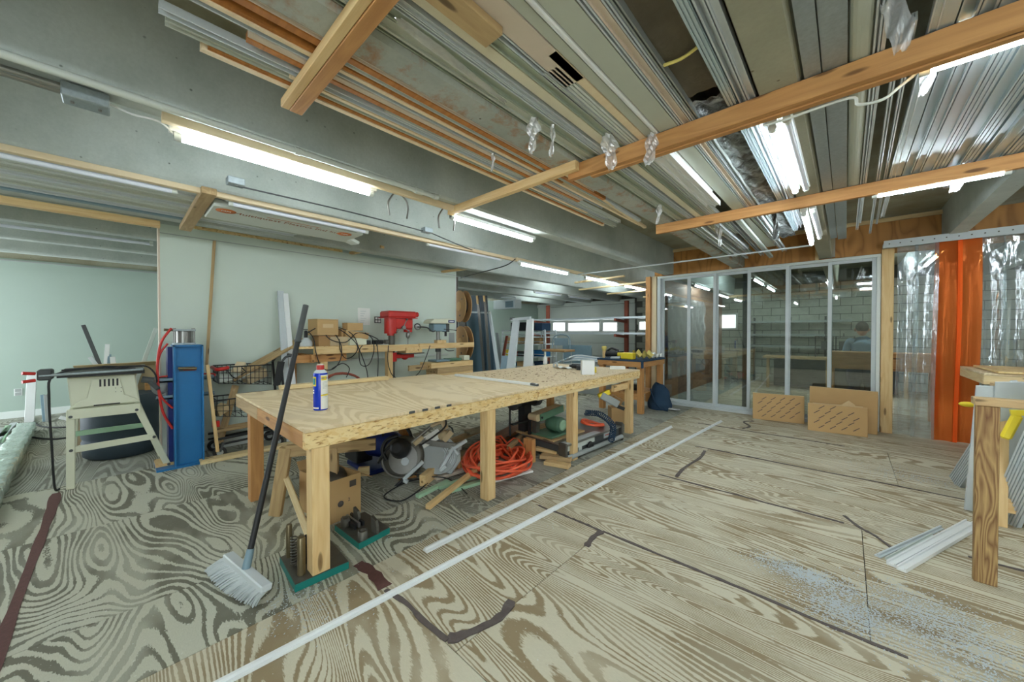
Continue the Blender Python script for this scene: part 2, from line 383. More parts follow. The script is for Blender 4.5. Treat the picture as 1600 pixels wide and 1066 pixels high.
# ------------------------------------------------------------ room shell
Z0 = 0.0
fl = obj('floor', MB().box(-9.75, 4.2, -3.2, 12.2, -.12, -.02), 'under', kind='structure')
def sheet(x0, x1, y0, y1, mat, lift=0.0):
    g = .002
    b = MB().box(x0 + g, x1 - g, y0 + g, y1 - g, -.019, lift)
    obj('plywood_sheet', b, mat, fl, Matrix.Translation((x0, y0, 0)))
YR = [-2.7, -1.49, -.27, .95, 2.2, 3.45, 4.6, 5.8, 7.0, 8.2, 9.4, 10.6, 12.2]
XS = {0: [-1.0, 1.4], 1: [0, 2.4], 2: [.3, 2.7], 3: [-1.2, 1.24], 4: [.09, 2.5], 5: [-1.15, 1.29], 6: [.35, 2.6], 7: [-1.05, 1.4], 8: [0, 2.4], 9: [-1.2, 1.2], 10: [0, 2.4], 11: [-1.2, 1.2]}
for i in range(len(YR) - 1):
    xs = [-2.0] + XS[i] + [4.2]
    for a, b in zip(xs, xs[1:]): sheet(a, b, YR[i], YR[i + 1], 'floor_right')
XL = [-9.7, -8.75, -7.5, -6.3, -5.05, -3.82, -2.55, -2.0]
for j, (a, b) in enumerate(zip(XL, XL[1:])):
    ys = [-3.0, -.36, 1.75, 4.2, 6.6, 9.0, 12.2] if j % 2 == 0 else [-3.0, -.36, .95, 3.4, 5.8, 8.2, 12.2]
    for c, d in zip(ys, ys[1:]):
        dirty = (-3.9 < a < -2.3 and .9 < c) or a < -5.2
        sheet(a, b, c, d, 'floor_dirty' if (dirty or (a > -2.3 and c > 0)) else 'floor_left')
# torn brown seam tape
def tape(pts, w, label, mat='tape_dark', z=.004, lift=.0):
    mb = MB(); P = catmull([Vector(p) for p in pts], 4)
    n = len(P); L = []; Rr = []
    for i, p in enumerate(P):
        d = (P[min(i + 1, n - 1)] - P[max(i - 1, 0)]); s = V(-d.y, d.x, 0).normalized(); k = w * U(.6, 1.15) / 2
        zz = z + lift * abs(math.sin(i * 1.7)) * R()
        L.append(V(p.x + s.x * k, p.y + s.y * k, zz)); Rr.append(V(p.x - s.x * k, p.y - s.y * k, zz * .5 + .002))
    vs = []
    for a, b in zip(L, Rr): vs += [a, b, V(b.x, b.y, .0005), V(a.x, a.y, .0005)]
    fs = []
    for i in range(n - 1):
        q = i * 4
        for k in range(4): fs.append((q + k, q + (k + 1) % 4, q + 4 + (k + 1) % 4, q + 4 + k))
    fs += [(3, 2, 1, 0), tuple(4 * (n - 1) + k for k in range(4))]
    mb.add(vs, fs); obj('seam_tape', mb, mat, label=label, cat='tape')
tape([(-2.35, -.36, 0), (-3.2, -.36, 0), (-4.3, -.36, 0), (-4.85, -.37, 0)], .06, 'straight maroon tape strip over the left floor seam', 'tape', .003)
tape([(-2.08, .93, 0), (-1.95, .95, 0), (-1.78, .94, 0)], .075, 'short maroon tape piece on floor beside the near bench leg', 'tape', .003)
tape([(-1.76, .93, 0), (-1.6, .955, 0), (-1.45, .95, 0), (-1.27, .96, 0)], .026, 'torn dark tape along the near floor seam before the long strip', lift=.006)
tape([(-1.27, .96, 0), (-1.23, 1.05, 0), (-1.19, 1.2, 0), (-1.22, 1.32, 0)], .05, 'curled dark tape at the near corner of the middle floor sheet', lift=.012)
tape([(-1.19, 1.98, 0), (-1.21, 2.1, 0), (-1.2, 2.2, 0)], .04, 'curled dark tape at the far corner of the middle floor sheet', lift=.01)
for k, (x0, x1, y, lb) in enumerate([(-1.75, -1.2, 2.2, 'thin dark tape on the second seam near the long white strips'), (-1.2, .2, 2.2, 'long wrinkled dark tape on the second floor seam'),
        (-1.3, .0, 3.45, 'long dark tape on the third floor seam from the front'), (-1.3, .9, 4.6, 'dark tape on the fourth floor seam from the front'),
        (-1.6, .0, 5.8, 'dark tape on the floor seam before the leaning cartons'), (.55, 1.4, 3.45, 'dark tape running under the right post')]):
    tape([(x0 + (x1 - x0) * i / 6, y + U(-.008, .008), 0) for i in range(7)], .018, lb, lift=.004)
tape([(-1.15, 3.5, 0), (-1.17, 3.8, 0), (-1.14, 4.2, 0), (-1.17, 4.5, 0)], .03, 'kinked dark tape crossing between the third and fourth seams', lift=.006)
tape([(-1.05, 5.9, 0), (-1.0, 6.1, 0), (-1.12, 6.35, 0), (-1.02, 6.5, 0)], .03, 'kinked dark tape near the patterned cartons', lift=.006)
tape([(0.0, 3.6, 0), (.08, 3.45, 0), (.15, 3.38, 0), (.24, 3.22, 0)], .02, 'slanting thin tape scrap near the short white strips', lift=.004)
# ceiling deck and stems
ZB, ZD = 2.43, 2.9
ce = obj('ceiling', MB().box(-9.75, 4.2, -3.2, 12.2, ZD, ZD + .1), 'deck', kind='structure')
STEM = [-8.3, -7.1, -5.95, -4.78, -3.62, -2.47, -1.34, -.225, .97, 2.15, 3.3]
for x in STEM:
    m = 'stem_rust' if abs(x + 1.34) < .05 else 'stem_speckle' if abs(x + .225) < .05 else 'concrete'
    mb = MB().prism([(-.075, 0), (-.062, -.0), (.062, 0), (.075, .02), (.1, .47), (-.1, .47), (-.075, .02)], (x, -3.2, ZB), (1, 0, 0), (0, 0, 1), (0, 15.4, 0))
    if x > .9: mb.v = [v + V(0, 0, .09) if v.z < 2.5 else v for v in mb.v]
    obj('concrete_stem', mb, m, ce, Matrix.Translation((x, 0, 0)))
# walls
slab('wall_left', -9.75, -9.6, -3.2, 12.2, 0, 2.5, 'drywall_left', kind='structure', bevel=0)
slab('trim_7', -9.75, -9.62, -3.2, 12.2, 2.5, 2.97, 'deck', kind='structure', bevel=0)
slab('trim_1', -9.6, -9.585, -3.2, 12.2, 2.46, 2.48, 'grey', kind='structure', bevel=0)
slab('baseboard_left', -9.6, -9.58, -3.2, 8, 0, .11, 'trim_white', kind='structure')
XP = -5.35
pw = slab('wall_center', XP - .12, XP, .3, 4.25, 0, 2.5, 'drywall', kind='structure', bevel=0)
obj('joint', MB().box(XP, XP + .003, .3, 4.25, 2.40, 2.407), 'grey', pw)
obj('edge_trim', MB().box(XP - .125, XP + .006, .285, .3, 0, 2.51), 'pinkish', pw)
obj('edge_trim', MB().box(XP - .125, XP + .006, 4.25, 4.262, 0, 2.51), 'white', pw)
slab('baseboard_center', XP, XP + .012, .31, 4.25, 0, .1, 'trim_white', kind='structure')
# far wall with overhead door and block part
YF = 12.1
fwl = slab('wall_far', -9.6, 4.2, YF, YF + .15, 0, 2.95, 'mortar', kind='structure', bevel=0)
slab('wall_right', 4.1, 4.25, -3.2, 12.1, 0, 2.95, 'block', kind='structure', bevel=0)
wre = obj('wall_rear', MB().box(-6.9, 1.3, -3.3, -3.2, -.12, 2.95).box(-9.75, -6.9, -3.3, -3.2, 2.35, 2.95).box(1.3, 4.2, -3.3, -3.2, 2.35, 2.95), 'block', kind='structure')
bme = mesh_of('concrete_block', MB().box(0, .385, -.02, 0, 0, .185), 'block')
nb = 0
for r in range(13):
    x = -5.3 + (.2 if r % 2 else 0)
    while x < 3.3:
        o = bpy.data.objects.new('concrete_block', bme); _link(o, fwl, Matrix.Translation((x, YF, .01 + r * .2))); x += .4; nb += 1
# ------------------------------------------------------------ glazed wall and plastic curtain
YW = 7.0
ORD_ = ('second', 'first', 'third', 'fourth')
def window(n, x0, x1, y, z0=.05, z1=2.37, fw=.045, dark=False):
    t = thing('window_%d' % n, None, None, ((x0 + x1) / 2, y, z0), kind='structure')
    for a in (x0, x1 - fw): slab('stile', a, a + fw, y - .02, y + .02, z0, z1, 'lightgrey', t)
    slab('rail', x0 + fw, x1 - fw, y - .02, y + .02, z0, z0 + .05, 'lightgrey', t)
    slab('rail', x0 + fw, x1 - fw, y - .02, y + .02, z1 - .045, z1, 'lightgrey', t)
    slab('pane', x0 + fw, x1 - fw, y - .003, y + .003, z0 + .05, z1 - .045, 'glass', t, bevel=0)
    if dark: slab('dark_stile', x1 - fw - .075, x1 - fw, y + .022, y + .05, z0, z1, 'darkgrey', t)
for i, (a, b) in enumerate([(-2.6, -2.1), (-2.12, -1.66), (-1.68, -1.16), (-1.2, -.65), (-.68, -.15), (-.2, .3)]):
    window(i + 1, a, b, YW + .03 + (.045 if i in (0, 2, 4) else 0), dark=(i == 2))
slab('trim_2', -2.66, .34, YW - .02, YW + .12, 2.37, 2.41, 'trim_white', kind='structure')
slab('trim_3', -2.66, .34, YW - .03, YW + .12, 0.0, .05, 'lightgrey', kind='structure')
slab('trim_4', -2.66, -2.6, YW - .02, YW + .1, .05, 2.37, 'lightgrey', kind='structure')
slab('trim_5', .3, .34, YW - .02, YW + .1, .05, 2.37, 'trim_white', kind='structure')
wr = obj('wall_front', MB().box(-2.74, 3.6, YW + .06, YW + .1, 2.41, 2.44), 'pine_orange', kind='structure')
for a, b in ((-2.37, -1.44), (-1.24, -.325), (-.125, .87), (1.07, 2.05), (2.25, 3.2)):
    slab('plywood_infill', a, b, YW, YW + .02, 2.415, ZD - .07, 'ply_infill', wr)
slab('plywood_infill', -2.72, -2.57, YW, YW + .02, 2.415, 2.6, 'ply_infill', wr)
for x in (-1.46, -.345, 1.03):
    slab('stud', x, x + .04, YW - .02, YW + .02, 2.41, ZD - .02, 'pine_pale', wr)
slab('ledger', -2.4, 1.0, YW - .03, YW, ZD - .07, ZD - .02, 'pine_pale', wr)
slab('timber_post', -2.87, -2.78, YW - .06, YW + .03, 0, 2.42, 'pine_orange', label='tall orange pine post at the left end of the glazed wall', cat='post')
slab('timber_post', -2.77, -2.68, YW - .02, YW + .07, 0, 2.42, 'cream_wood', label='pale post against the left glazed frame beside the orange post', cat='post')
slab('timber_post', .345, .46, YW - .06, YW + .04, 0, 2.46, 'pine', label='knotty pine post between the glazed wall and plastic curtain', cat='post')
# strip curtain
t = thing('strip_curtain', 'clear and orange plastic strip curtain hanging from a white rail', 'curtain', (1.5, YW - .03, 0))
obj('rail', MB().box(.35, 2.9, YW - .1, YW - .04, 2.465, 2.51).box(.35, 2.9, YW - .27, YW - .255, 2.44, 2.53).box(.35, 2.9, YW - .255, YW - .1, 2.5, 2.51), 'lightgrey', t, label='white steel rail with bolts')
mb = MB()
for i in range(26): mb.cyl((.4 + i * .095, YW - .278, 2.485), (.4 + i * .095, YW - .268, 2.485), .007, n=8)
obj('rail_bolts', mb, 'iron', t, kind='stuff')
def strip(x0, x1, mat, yo, ph, amp=.022):
    def fn(u, v):
        fl = .25 + .75 * min(1, v * 3)
        return (x0 + (x1 - x0) * u + .012 * math.sin(ph + v * 4), YW - .13 - yo + amp * fl * math.cos(math.pi * 2 * (u - .5)) + .008 * math.sin(v * 7 + ph), 2.47 - (2.47 - .012 - .02 * (ph % 1)) * v)
    mb = MB().grid(fn, 10, 14); obj('curtain_strip', mb, mat, t)
strip(.475, .66, 'pvc_clear', .0, .3); strip(.62, .82, 'pvc_clear', .04, 1.2)
strip(.79, .99, 'pvc_orange', .02, 2.1); strip(.96, 1.15, 'pvc_orange', .05, .7); strip(.965, 1.0, 'pvc_orange_solid', .085, .7, .002)
for i, x in enumerate((1.13, 1.3, 1.47, 1.64, 1.81, 1.98, 2.15, 2.32, 2.49, 2.66)): strip(x, x + .2, 'pvc_clear', .03 * (i % 2), i * 1.3)
# back room beyond the glass
obj('wall_inner', MB().box(-2.75, -2.68, 7.2, 12.0, 0, 2.42), 'ply_dark', kind='structure')
mb = MB().grid(lambda u, v: (-2.67 + .03 * math.sin(u * 40) * math.sin(v * 23) + .03, 7.5 + 2.6 * u, .4 + 1.7 * v), 26, 20)
obj('film_sheet', mb, 'clear_film', label='crumpled clear film stapled on brown plywood behind the first panes', cat='plastic film')
t = thing('work_table', 'orange plywood fronted table seen through the last pane', 'table', (.4, 8.1, 0))
slab('tabletop', -.2, 1.0, 7.93, 8.33, 1.0, 1.03, 'pine_orange', t); slab('apron', -.2, 1.0, 7.9, 7.93, .76, 1.03, 'pine_orange', t)
for x in (-.17, .95):
    for y in (7.97, 8.29): slab('leg', x - .03, x + .03, y - .03, y + .03, 0, 1.0, 'pine_orange', t)
for k, (z, y, L) in enumerate(((.95, 11.7, 2.2), (1.25, 11.75, 2.0), (1.6, 11.72, 2.3))):
    obj('profile_stock', MB().box(-2.2, -2.2 + L, y, y + .25, z, z + .05), 'alu_dull', label='bundle of grey metal profiles on the back wall rack, ' + ('lowest', 'middle', 'topmost')[k] + ' of the three', cat='metal stock', group='profiles on the back wall rack')
t = thing('stock_rack', 'dark steel rack holding metal stock on the block wall', 'rack', (-1.2, 11.9, 0))
for x in (-1.9, -1.1, -.4):
    slab('upright', x, x + .04, 11.98, 12.05, 0, 1.75, 'darkgrey', t)
    for z in (.93, 1.23, 1.58): slab('arm', x, x + .04, 11.66, 11.98, z - .03, z, 'darkgrey', t)
t = thing('work_table', 'long dark table with clutter against the block wall behind glass', 'table', (-.2, 11.0, 0))
slab('tabletop', -1.5, 1.0, 10.7, 11.3, .72, .77, 'pine_dull', t)
for x in (-1.4, -.3, .9): slab('leg', x - .03, x + .03, 10.75, 10.81, 0, .72, 'pine_dull', t)
slab('cabinet', -1.3, .8, 10.9, 11.3, .05, .7, 'darkgrey', t)
for k, x in enumerate((-.1, .35)):
    p = on(1318 if k else 1290, 560, y=11.2); cx = p.x
    t = thing('pipe_stand', 'thin dark pipe frame standing on the far table, ' + ('left one', 'right one')[k], 'frame', (cx, 11.1, .77))
    obj('frame', MB().tube([(cx - .18, 11.1, .77), (cx - .18, 11.1, 1.25), (cx + .18, 11.1, 1.25), (cx + .18, 11.1, .77)], .012, smooth=False).tube([(cx, 11.1, 1.25), (cx, 11.1, 1.32)], .01).tube([(cx - .18, 11.1, .95), (cx + .18, 11.1, .95)], .01), 'black', t)
    obj('dark_plate', MB().box(cx - .08, cx + .08, 11.09, 11.11, .95, 1.14), 'darkgrey', t)
# far window in back room and numbers on wall
p0, p1 = on(1117, 513, y=YF - .03), on(1150, 492, y=YF - .03)
t = thing('window_7', None, None, p0, kind='structure')
slab('frame', p0.x - .05, p1.x + .05, YF - .06, YF - .03, p0.z - .05, p1.z + .05, 'white_dull', t); slab('pane', p0.x, p1.x, YF - .065, YF - .06, p0.z, p1.z, 'daylight_pane', t)
# person behind glass (skin figure)
def person():
    cx, cy = .21, 8.6
    t = thing('person', 'dark-haired person in pale blue shirt standing behind the last pane, turned away', 'person', (cx, cy, 0))
    vs = {'pelvis': (0, 0, .82), 'chest': (.0, .02, 1.08), 'neck': (-.01, .0, 1.28), 'hl': (-.09, 0, .78), 'kl': (-.1, -.01, .44), 'al': (-.1, .02, .07), 'fl': (-.1, -.12, .03),
          'hr': (.09, 0, .78), 'kr': (.1, -.01, .44), 'ar': (.1, .02, .07), 'fr': (.1, -.12, .03), 'sl': (-.17, .01, 1.22), 'el': (-.22, .04, .98), 'wl': (-.2, .18, .9),
          'sr': (.17, .01, 1.22), 'er': (.22, .04, .98), 'wr': (.17, .18, .9), 'hdl': (-.19, .25, .9), 'hdr': (.16, .25, .9)}
    ed = [('pelvis', 'chest'), ('chest', 'neck'), ('pelvis', 'hl'), ('hl', 'kl'), ('kl', 'al'), ('al', 'fl'), ('pelvis', 'hr'), ('hr', 'kr'), ('kr', 'ar'), ('ar', 'fr'), ('chest', 'sl'), ('sl', 'el'), ('el', 'wl'), ('chest', 'sr'), ('sr', 'er'), ('er', 'wr'), ('wl', 'hdl'), ('wr', 'hdr')]
    rd = dict(pelvis=.14, chest=.15, neck=.055, hl=.085, kl=.06, al=.045, fl=.035, hr=.085, kr=.06, ar=.045, fr=.035, sl=.065, el=.05, wl=.033, sr=.065, er=.05, wr=.033, hdl=.035, hdr=.035)
    ks = list(vs); me = bpy.data.meshes.new('body'); me.from_pydata([vs[k] for k in ks], [(ks.index(a), ks.index(b)) for a, b in ed], []); me.materials.append(M['shirt'])
    o = bpy.data.objects.new('body', me); _link(o, t, WM[t.name]); m = o.modifiers.new('skin', 'SKIN')
    for i, k in enumerate(ks): me.skin_vertices[0].data[i].radius = (rd[k], rd[k] * (.75 if k in ('pelvis', 'chest') else 1)); me.skin_vertices[0].data[i].use_root = (i == 0)
    s = o.modifiers.new('sub', 'SUBSURF'); s.levels = s.render_levels = 2
    me.materials.append(M['jeans'])
    h = MB().ball((cx - .01, cy, 1.4), .075, .092, .115, 16, 12).ball((cx - .095, cy, 1.39), .015, .02, .03).ball((cx + .07, cy, 1.39), .015, .02, .03).ball((cx - .01, cy + .095, 1.385), .014, .02, .022)
    h.ball((cx - .04, cy + .083, 1.41), .012).ball((cx + .02, cy + .083, 1.41), .012)
    obj('head', h, 'skin', t); obj('hair', MB().ball((cx - .01, cy - .018, 1.43), .083, .09, .1, 16, 10), 'hair', t)
    obj('trousers', MB().tube([(cx - .09, cy, .84), (cx - .1, cy, .44), (cx - .1, cy + .02, .09)], [.11] * 5 + [.08] * 5 + [.07], 12).tube([(cx + .09, cy, .84), (cx + .1, cy, .44), (cx + .1, cy + .02, .09)], [.11] * 5 + [.08] * 5 + [.07], 12), 'jeans', t)
person()
# ------------------------------------------------------------ far area: overhead door, windows
dl, dr = on(858, 480, y=YF - .1).x, on(992, 480, y=YF - .1).x
t = thing('door_1', None, None, ((dl + dr) / 2, YF - .1, 0), kind='structure')
for k in range(5):
    slab('door_panel', dl, dr, YF - .1, YF - .05, .01 + k * .47, .47 * (k + 1), 'white_dull', t)
for a, b in ((865, 882.5), (888.5, 936), (943, 964)):
    p, q = on(a, 517, y=YF - .11), on(b, 504.5, y=YF - .11)
    f = obj('window_frame', MB().box(p.x - .06, q.x + .06, YF - .12, YF - .1, p.z - .05, q.z + .05), 'white', t)
    obj('pane', MB().box(p.x, q.x, YF - .125, YF - .12, p.z, q.z), 'daylight_pane', f)
p, q = on(1000, 515, y=YF - .02), on(1012, 503, y=YF - .02)
t = thing('window_8', None, None, p, kind='structure'); slab('frame', p.x - .06, q.x + .06, YF - .04, YF - .02, p.z - .05, q.z + .05, 'white_dull', t); slab('pane', p.x, q.x, YF - .05, YF - .04, p.z, q.z, 'daylight_pane', t)
slab('wall_back', -9.6, dl, YF - .06, YF - .01, 0, 2.5, 'drywall', kind='structure', bevel=0)
slab('trim_6', -9.6, dr, YF - .12, YF - .1, 2.36, 2.5, 'white_dull', kind='structure')
# cantilever racks with profiles
YR2 = 11.0
pa, pb = on(855, 480, y=YR2), on(978, 480, y=YR2)
for k, p in enumerate((pa, pb)):
    t = thing('cantilever_rack', ('red-brown steel cantilever upright left of the far windows', 'red-brown steel cantilever upright right of the far windows')[k], 'rack', (p.x, YR2, 0))
    slab('upright', p.x - .06, p.x + .06, YR2, YR2 + .1, 0, 2.36, 'red_rust', t)
    for z in (1.2, 1.68): board('arm', (p.x, YR2 + .02, z), (p.x, YR2 - .75, z + .05), .07, .08, 'red_rust', t)
for z, lb in ((1.76, 'upper'), (1.28, 'lower')):
    for k in range(3):
        obj('profile_stock', MB().box(pa.x - .4 + .1 * k, pb.x + 1.2, YR2 - .7 + .2 * k, YR2 - .52 + .2 * k, z, z + .06), 'alu', label='long grey aluminium profile on the %s cantilever arms, %s of three' % (lb, ('front', 'middle', 'rear')[k]), cat='metal stock', group='profiles on the %s cantilever arms' % lb)
# ------------------------------------------------------------ lights
def tube_light(a, b, lit, label, group=None, side=0, housing=True, r=.016):
    a, b = Vector(a), Vector(b)
    t = thing('tube_light', label, 'light', a, group); d = (b - a).normalized()
    if housing: board('housing', a - d * .02 + V(0, 0, .035), b + d * .02 + V(0, 0, .035), .045, .03, 'white', t)
    obj('tube', MB().cyl(a + d * .03, b - d * .03, r, n=12), 'tube_on' if lit else 'tube_off', t)
    for p, q in ((a, a + d * .03), (b - d * .03, b)): obj('end_cap', MB().cyl(p, q, r * 1.15, n=12).bar(p + V(0, 0, .015), q + V(0, 0, .015), .03, .035), 'white_dull', t)
    return t
tube_light((-2.56, .2, 2.36), (-2.56, 1.27, 2.36), 1, 'brightly lit tube light under the beam, nearest at upper left')
tube_light((-2.56, 1.98, 2.36), (-2.56, 3.12, 2.36), 1, 'lit tube light just beyond the short pale crossbar')
for k, (a, b) in enumerate(((3.95, 5.2), (5.75, 7.0), (7.3, 8.5))):
    tube_light((-3.5, a, 2.34), (-3.5, b, 2.34), 1, ('lit tube light in the far left row, nearest of the row', 'lit tube light in the middle of the far left row', 'lit tube light at the far end of the left row')[k])
tube_light((.2, 2.13, 2.365), (1.42, 2.13, 2.365), 1, 'lit tube light along the near crossbar at upper right')
tube_light((.13, 3.73, 2.34), (.74, 3.73, 2.34), 1, 'lit tube light along the farther crossbar at right')
tube_light((-.285, 2.26, 2.39), (-.285, 3.42, 2.39), 1, 'lit tube of the overhead pair between the two crossbars', 'pair of tubes between the crossbars')
tube_light((-.225, 2.24, 2.40), (-.225, 3.44, 2.40), 0, 'unlit tube of the overhead pair between the two crossbars', 'pair of tubes between the crossbars')
tube_light((-.27, 3.9, 2.34), (-.285, 5.15, 2.31), 1, 'lit tube light hanging beyond the farther crossbar')
tube_light((-.215, 3.95, 2.36), (-.215, 5.05, 2.35), 0, 'unlit tube beside the hanging lit tube beyond the crossbar')
tube_light((-3.63, -.9, 2.38), (-3.63, .3, 2.38), 0, 'unlit white tube light under the beam at far left')
tube_light((-3.64, .6, 2.38), (-3.64, 1.75, 2.38), 0, 'unlit white tube light beside the printed carton')
tube_light((-3.62, 2.45, 2.38), (-3.62, 3.7, 2.38), 0, 'unlit white tube light above the partition, right of the small box')
tube_light((-6.0, -1.5, 2.38), (-6.0, .28, 2.38), 0, 'long unlit white tube behind the partition at left', housing=False)
for k, y in enumerate((7.3, 8.9)): tube_light((-5.95, y, 2.38), (-5.95, y + 1.2, 2.38), 0, 'unlit fixture on pale blocks in the far left bays, ' + ('nearer', 'farther') + ' one' if 0 else ('unlit fixture in the far left bays, nearer one', 'unlit fixture in the far left bays, farther one')[k])
tube_light((-1.34, 8.4, 2.38), (-1.34, 9.5, 2.38), 1, 'lit tube light seen through the third pane')
tube_light((.97, 8.0, 2.46), (.97, 9.2, 2.46), 1, 'lit tube light added for fill under the beam beyond the plastic curtain')  # added lamp that brightens the back room behind the curtain
tube_light((-1.34, 10.0, 2.38), (-1.34, 11.2, 2.38), 1, 'lit tube light added for fill under the beam far behind the middle panes')  # another added lamp, lifts the back room seen through the panes
tube_light((-2.47, 8.6, 2.38), (-2.47, 9.8, 2.38), 1, 'lit tube light added to brighten the brown plywood behind the first pane')  # added light so the brown plywood behind the glass is less dark
for k, (x, y) in enumerate(((-1.34, -2.9), (-3.62, -2.4), (.97, -1.4), (.97, -3.0), (2.15, 1.0), (2.15, 4.6), (2.15, 8.6), (-7.1, 2.9), (-5.95, -2.6), (-8.3, 2.6), (-8.3, 4.6), (-4.78, -2.4), (-.225, -1.0))):  # unseen tubes added as fill light around the camera and partition
    tube_light((x, y, 2.47 if x > .9 else 2.38), (x, y + 1.2, 2.47 if x > .9 else 2.38), 1, 'unseen fill tube light added under the beams, behind the camera or hidden by the partition', 'added fill tubes out of view')
for x, y in ((-8.9, 8.0), (-7.7, 9.3), (-6.55, 8.2), (-5.4, 7.2), (-4.2, 8.6), (-1.9, 9.5), (.4, 9.5)):  # unseen tubes added above the beam bottoms to brighten the far area
    tube_light((x, y, ZD - .055), (x, y + 1.2, ZD - .055), 1, 'fill tube light added high between the beams, hidden from view by them', 'added fill tubes hidden between beams')
# ------------------------------------------------------------ crossbars under the ceiling
t = thing('crossbar', 'long double pine crossbar carrying the stored stock, nearest to the camera at right', 'timber')
WM[t.name] = Matrix(); t.matrix_basis = Matrix()
slab('plank', -1.34, 2.6, 1.99, 2.03, ZB - .09, ZB - .001, 'pine_orange', t)
slab('plank', -1.2, 2.6, 2.032, 2.07, ZB - .095, ZB - .001, 'pine_orange', t)
slab('crossbar', -2.55, -1.25, 1.94, 1.985, ZB - .06, ZB - .001, 'pine', label='short paler pine crossbar ending at the beam, left of the long one', cat='timber')
slab('crossbar', -1.42, 2.3, 3.68, 3.72, ZB - .09, ZB - .001, 'pine_orange', label='farther pine crossbar crossing above the room centre', cat='timber')
t = thing('crossbar', 'thick pine crossbar of two boards at the top left of centre', 'timber', (-1.95, .5, ZB))
slab('plank', -1.93, -.4, .515, .55, ZB - .04, ZB - .001, 'pine', t); slab('plank', -1.93, -.4, .551, .605, ZB - .042, ZB - .001, 'pine_orange', t)
slab('crossbar', -4.95, -3.5, .42, .51, ZB - .05, ZB - .001, 'pine_dull', label='aged pine crossbar from the partition top to the beam', cat='timber')
slab('batten', -4.98, -4.9, -2.5, .28, ZB - .06, ZB - .001, 'pine', label='pine rail left of the partition under the siding stack', cat='timber')
slab('batten', XP - .1, XP - .01, .5, 2.2, 2.5, 2.54, 'osb', label='brown board strip on top of the partition', cat='timber')
slab('batten', -2.5, -2.46, .15, 1.95, 2.385, ZB - .001, 'cream_wood', label='pale wooden batten behind the nearest lit tube', cat='batten')
slab('batten', -3.6, -3.55, -2.5, 3.95, 2.39, ZB - .001, 'cream_wood', label='long pale batten along the second beam above the unlit tubes', cat='batten')
slab('batten', -3.55, -3.5, 3.9, 8.6, 2.38, ZB - .001, 'cream_wood', label='pale batten above the far row of lit tubes', cat='batten')
for k, (px, py, qx, qy) in enumerate(((548, 396, 598, 386), (690, 425, 728, 420), (895, 436, 940, 448))):
    a = on(px, py, x=XP - .02); b = on(qx, qy, z=a.z + .01)
    if k < 2: board('timber_offcut', a, b, .06, .035, 'pine', label=('pine offcut poking over the middle of the partition top', 'small pine offcut at the right end of the partition top')[k], cat='offcut')
for k, (a, b) in enumerate((((-4.4, 7.0, 2.3), (-2.85, 7.0, 2.33)), ((-4.0, 6.2, 2.34), (-3.0, 6.3, 2.38)), ((-4.3, 8.1, 2.28), (-2.85, 8.1, 2.3)), ((-3.9, 9.3, 2.26), (-2.8, 9.3, 2.28)))):
    board('overhead_lath', a, b, .07, .03, 'pine_pale', label='pale lath crossing under the beams left of the glazed wall, %s nearest' % ORD_[k], cat='timber', group='laths left of the glazed wall')
slab('timber_block', XP - .45, XP - .13, .32, .42, 2.15, 2.27, 'pine', label='sawn timber end sticking out left of the partition edge', cat='timber')
# ------------------------------------------------------------ stored stock overhead (along y)
def section(kind, w, h):
    if kind == 'channel': return [(0, 0), (.006, 0), (.006, h - .004), (w - .006, h - .004), (w - .006, 0), (w, 0), (w, h), (0, h)]
    if kind == 'ribbed':
        n = max(3, int(w / .016)); p = []
        for i in range(n):
            x = w * i / n; s = w / n; p += [(x, 0), (x + s * .6, 0), (x + s * .62, .007), (x + s * .98, .007)]
        return p + [(w, 0), (w, h), (0, h)]
    if kind == 'lip': return [(0, 0), (w * .18, 0), (w * .2, .01), (w * .8, .01), (w * .82, 0), (w, 0), (w, h), (0, h)]
    if kind == 'round': return [(0, h)] + [(w / 2 - w / 2 * math.cos(math.pi * i / 8), h * .5 - h * .5 * math.sin(math.pi * i / 8)) for i in range(9)] + [(w, h)]
    return [(0, 0), (w, 0), (w, h), (0, h)]
ORD = 'first second third fourth fifth sixth seventh eighth ninth tenth eleventh twelfth thirteenth fourteenth fifteenth sixteenth seventeenth eighteenth nineteenth twentieth twenty-first twenty-second twenty-third twenty-fourth'.split()
CW = dict(cream_wood='cream', trim_brown='brown', putty='grey-cream', lightgrey='light grey', white_dull='off-white', pinkish='pinkish', sage='sage green', cream='cream', white='white', alu='aluminium', alu_dull='dull aluminium', mill='shiny metal', galv='mottled galvanised', clear_film='film-wrapped')
KW = dict(flat='flat strip', lip='lipped profile', channel='channel', ribbed='ribbed profile', round='rounded profile')
def stock(x0, x1, y0, y1, z, h, kind, mat, label, group, skew=0.0, name='stored_profile', cat='profile'):
    mb = MB().prism(section(kind, x1 - x0, h), (x0, y0, z), (1, 0, 0), (0, 0, 1), (skew, y1 - y0, 0))
    mb.f = mb.f; return obj(name, mb, mat, None, Matrix.Translation((x0, y0, z)), label=label, cat=cat, group=group)
G1 = 'trims stored in the first bay above'; L1 = 'narrow stored trim lying in the left bay above the crossbar'
z0 = ZB + .002
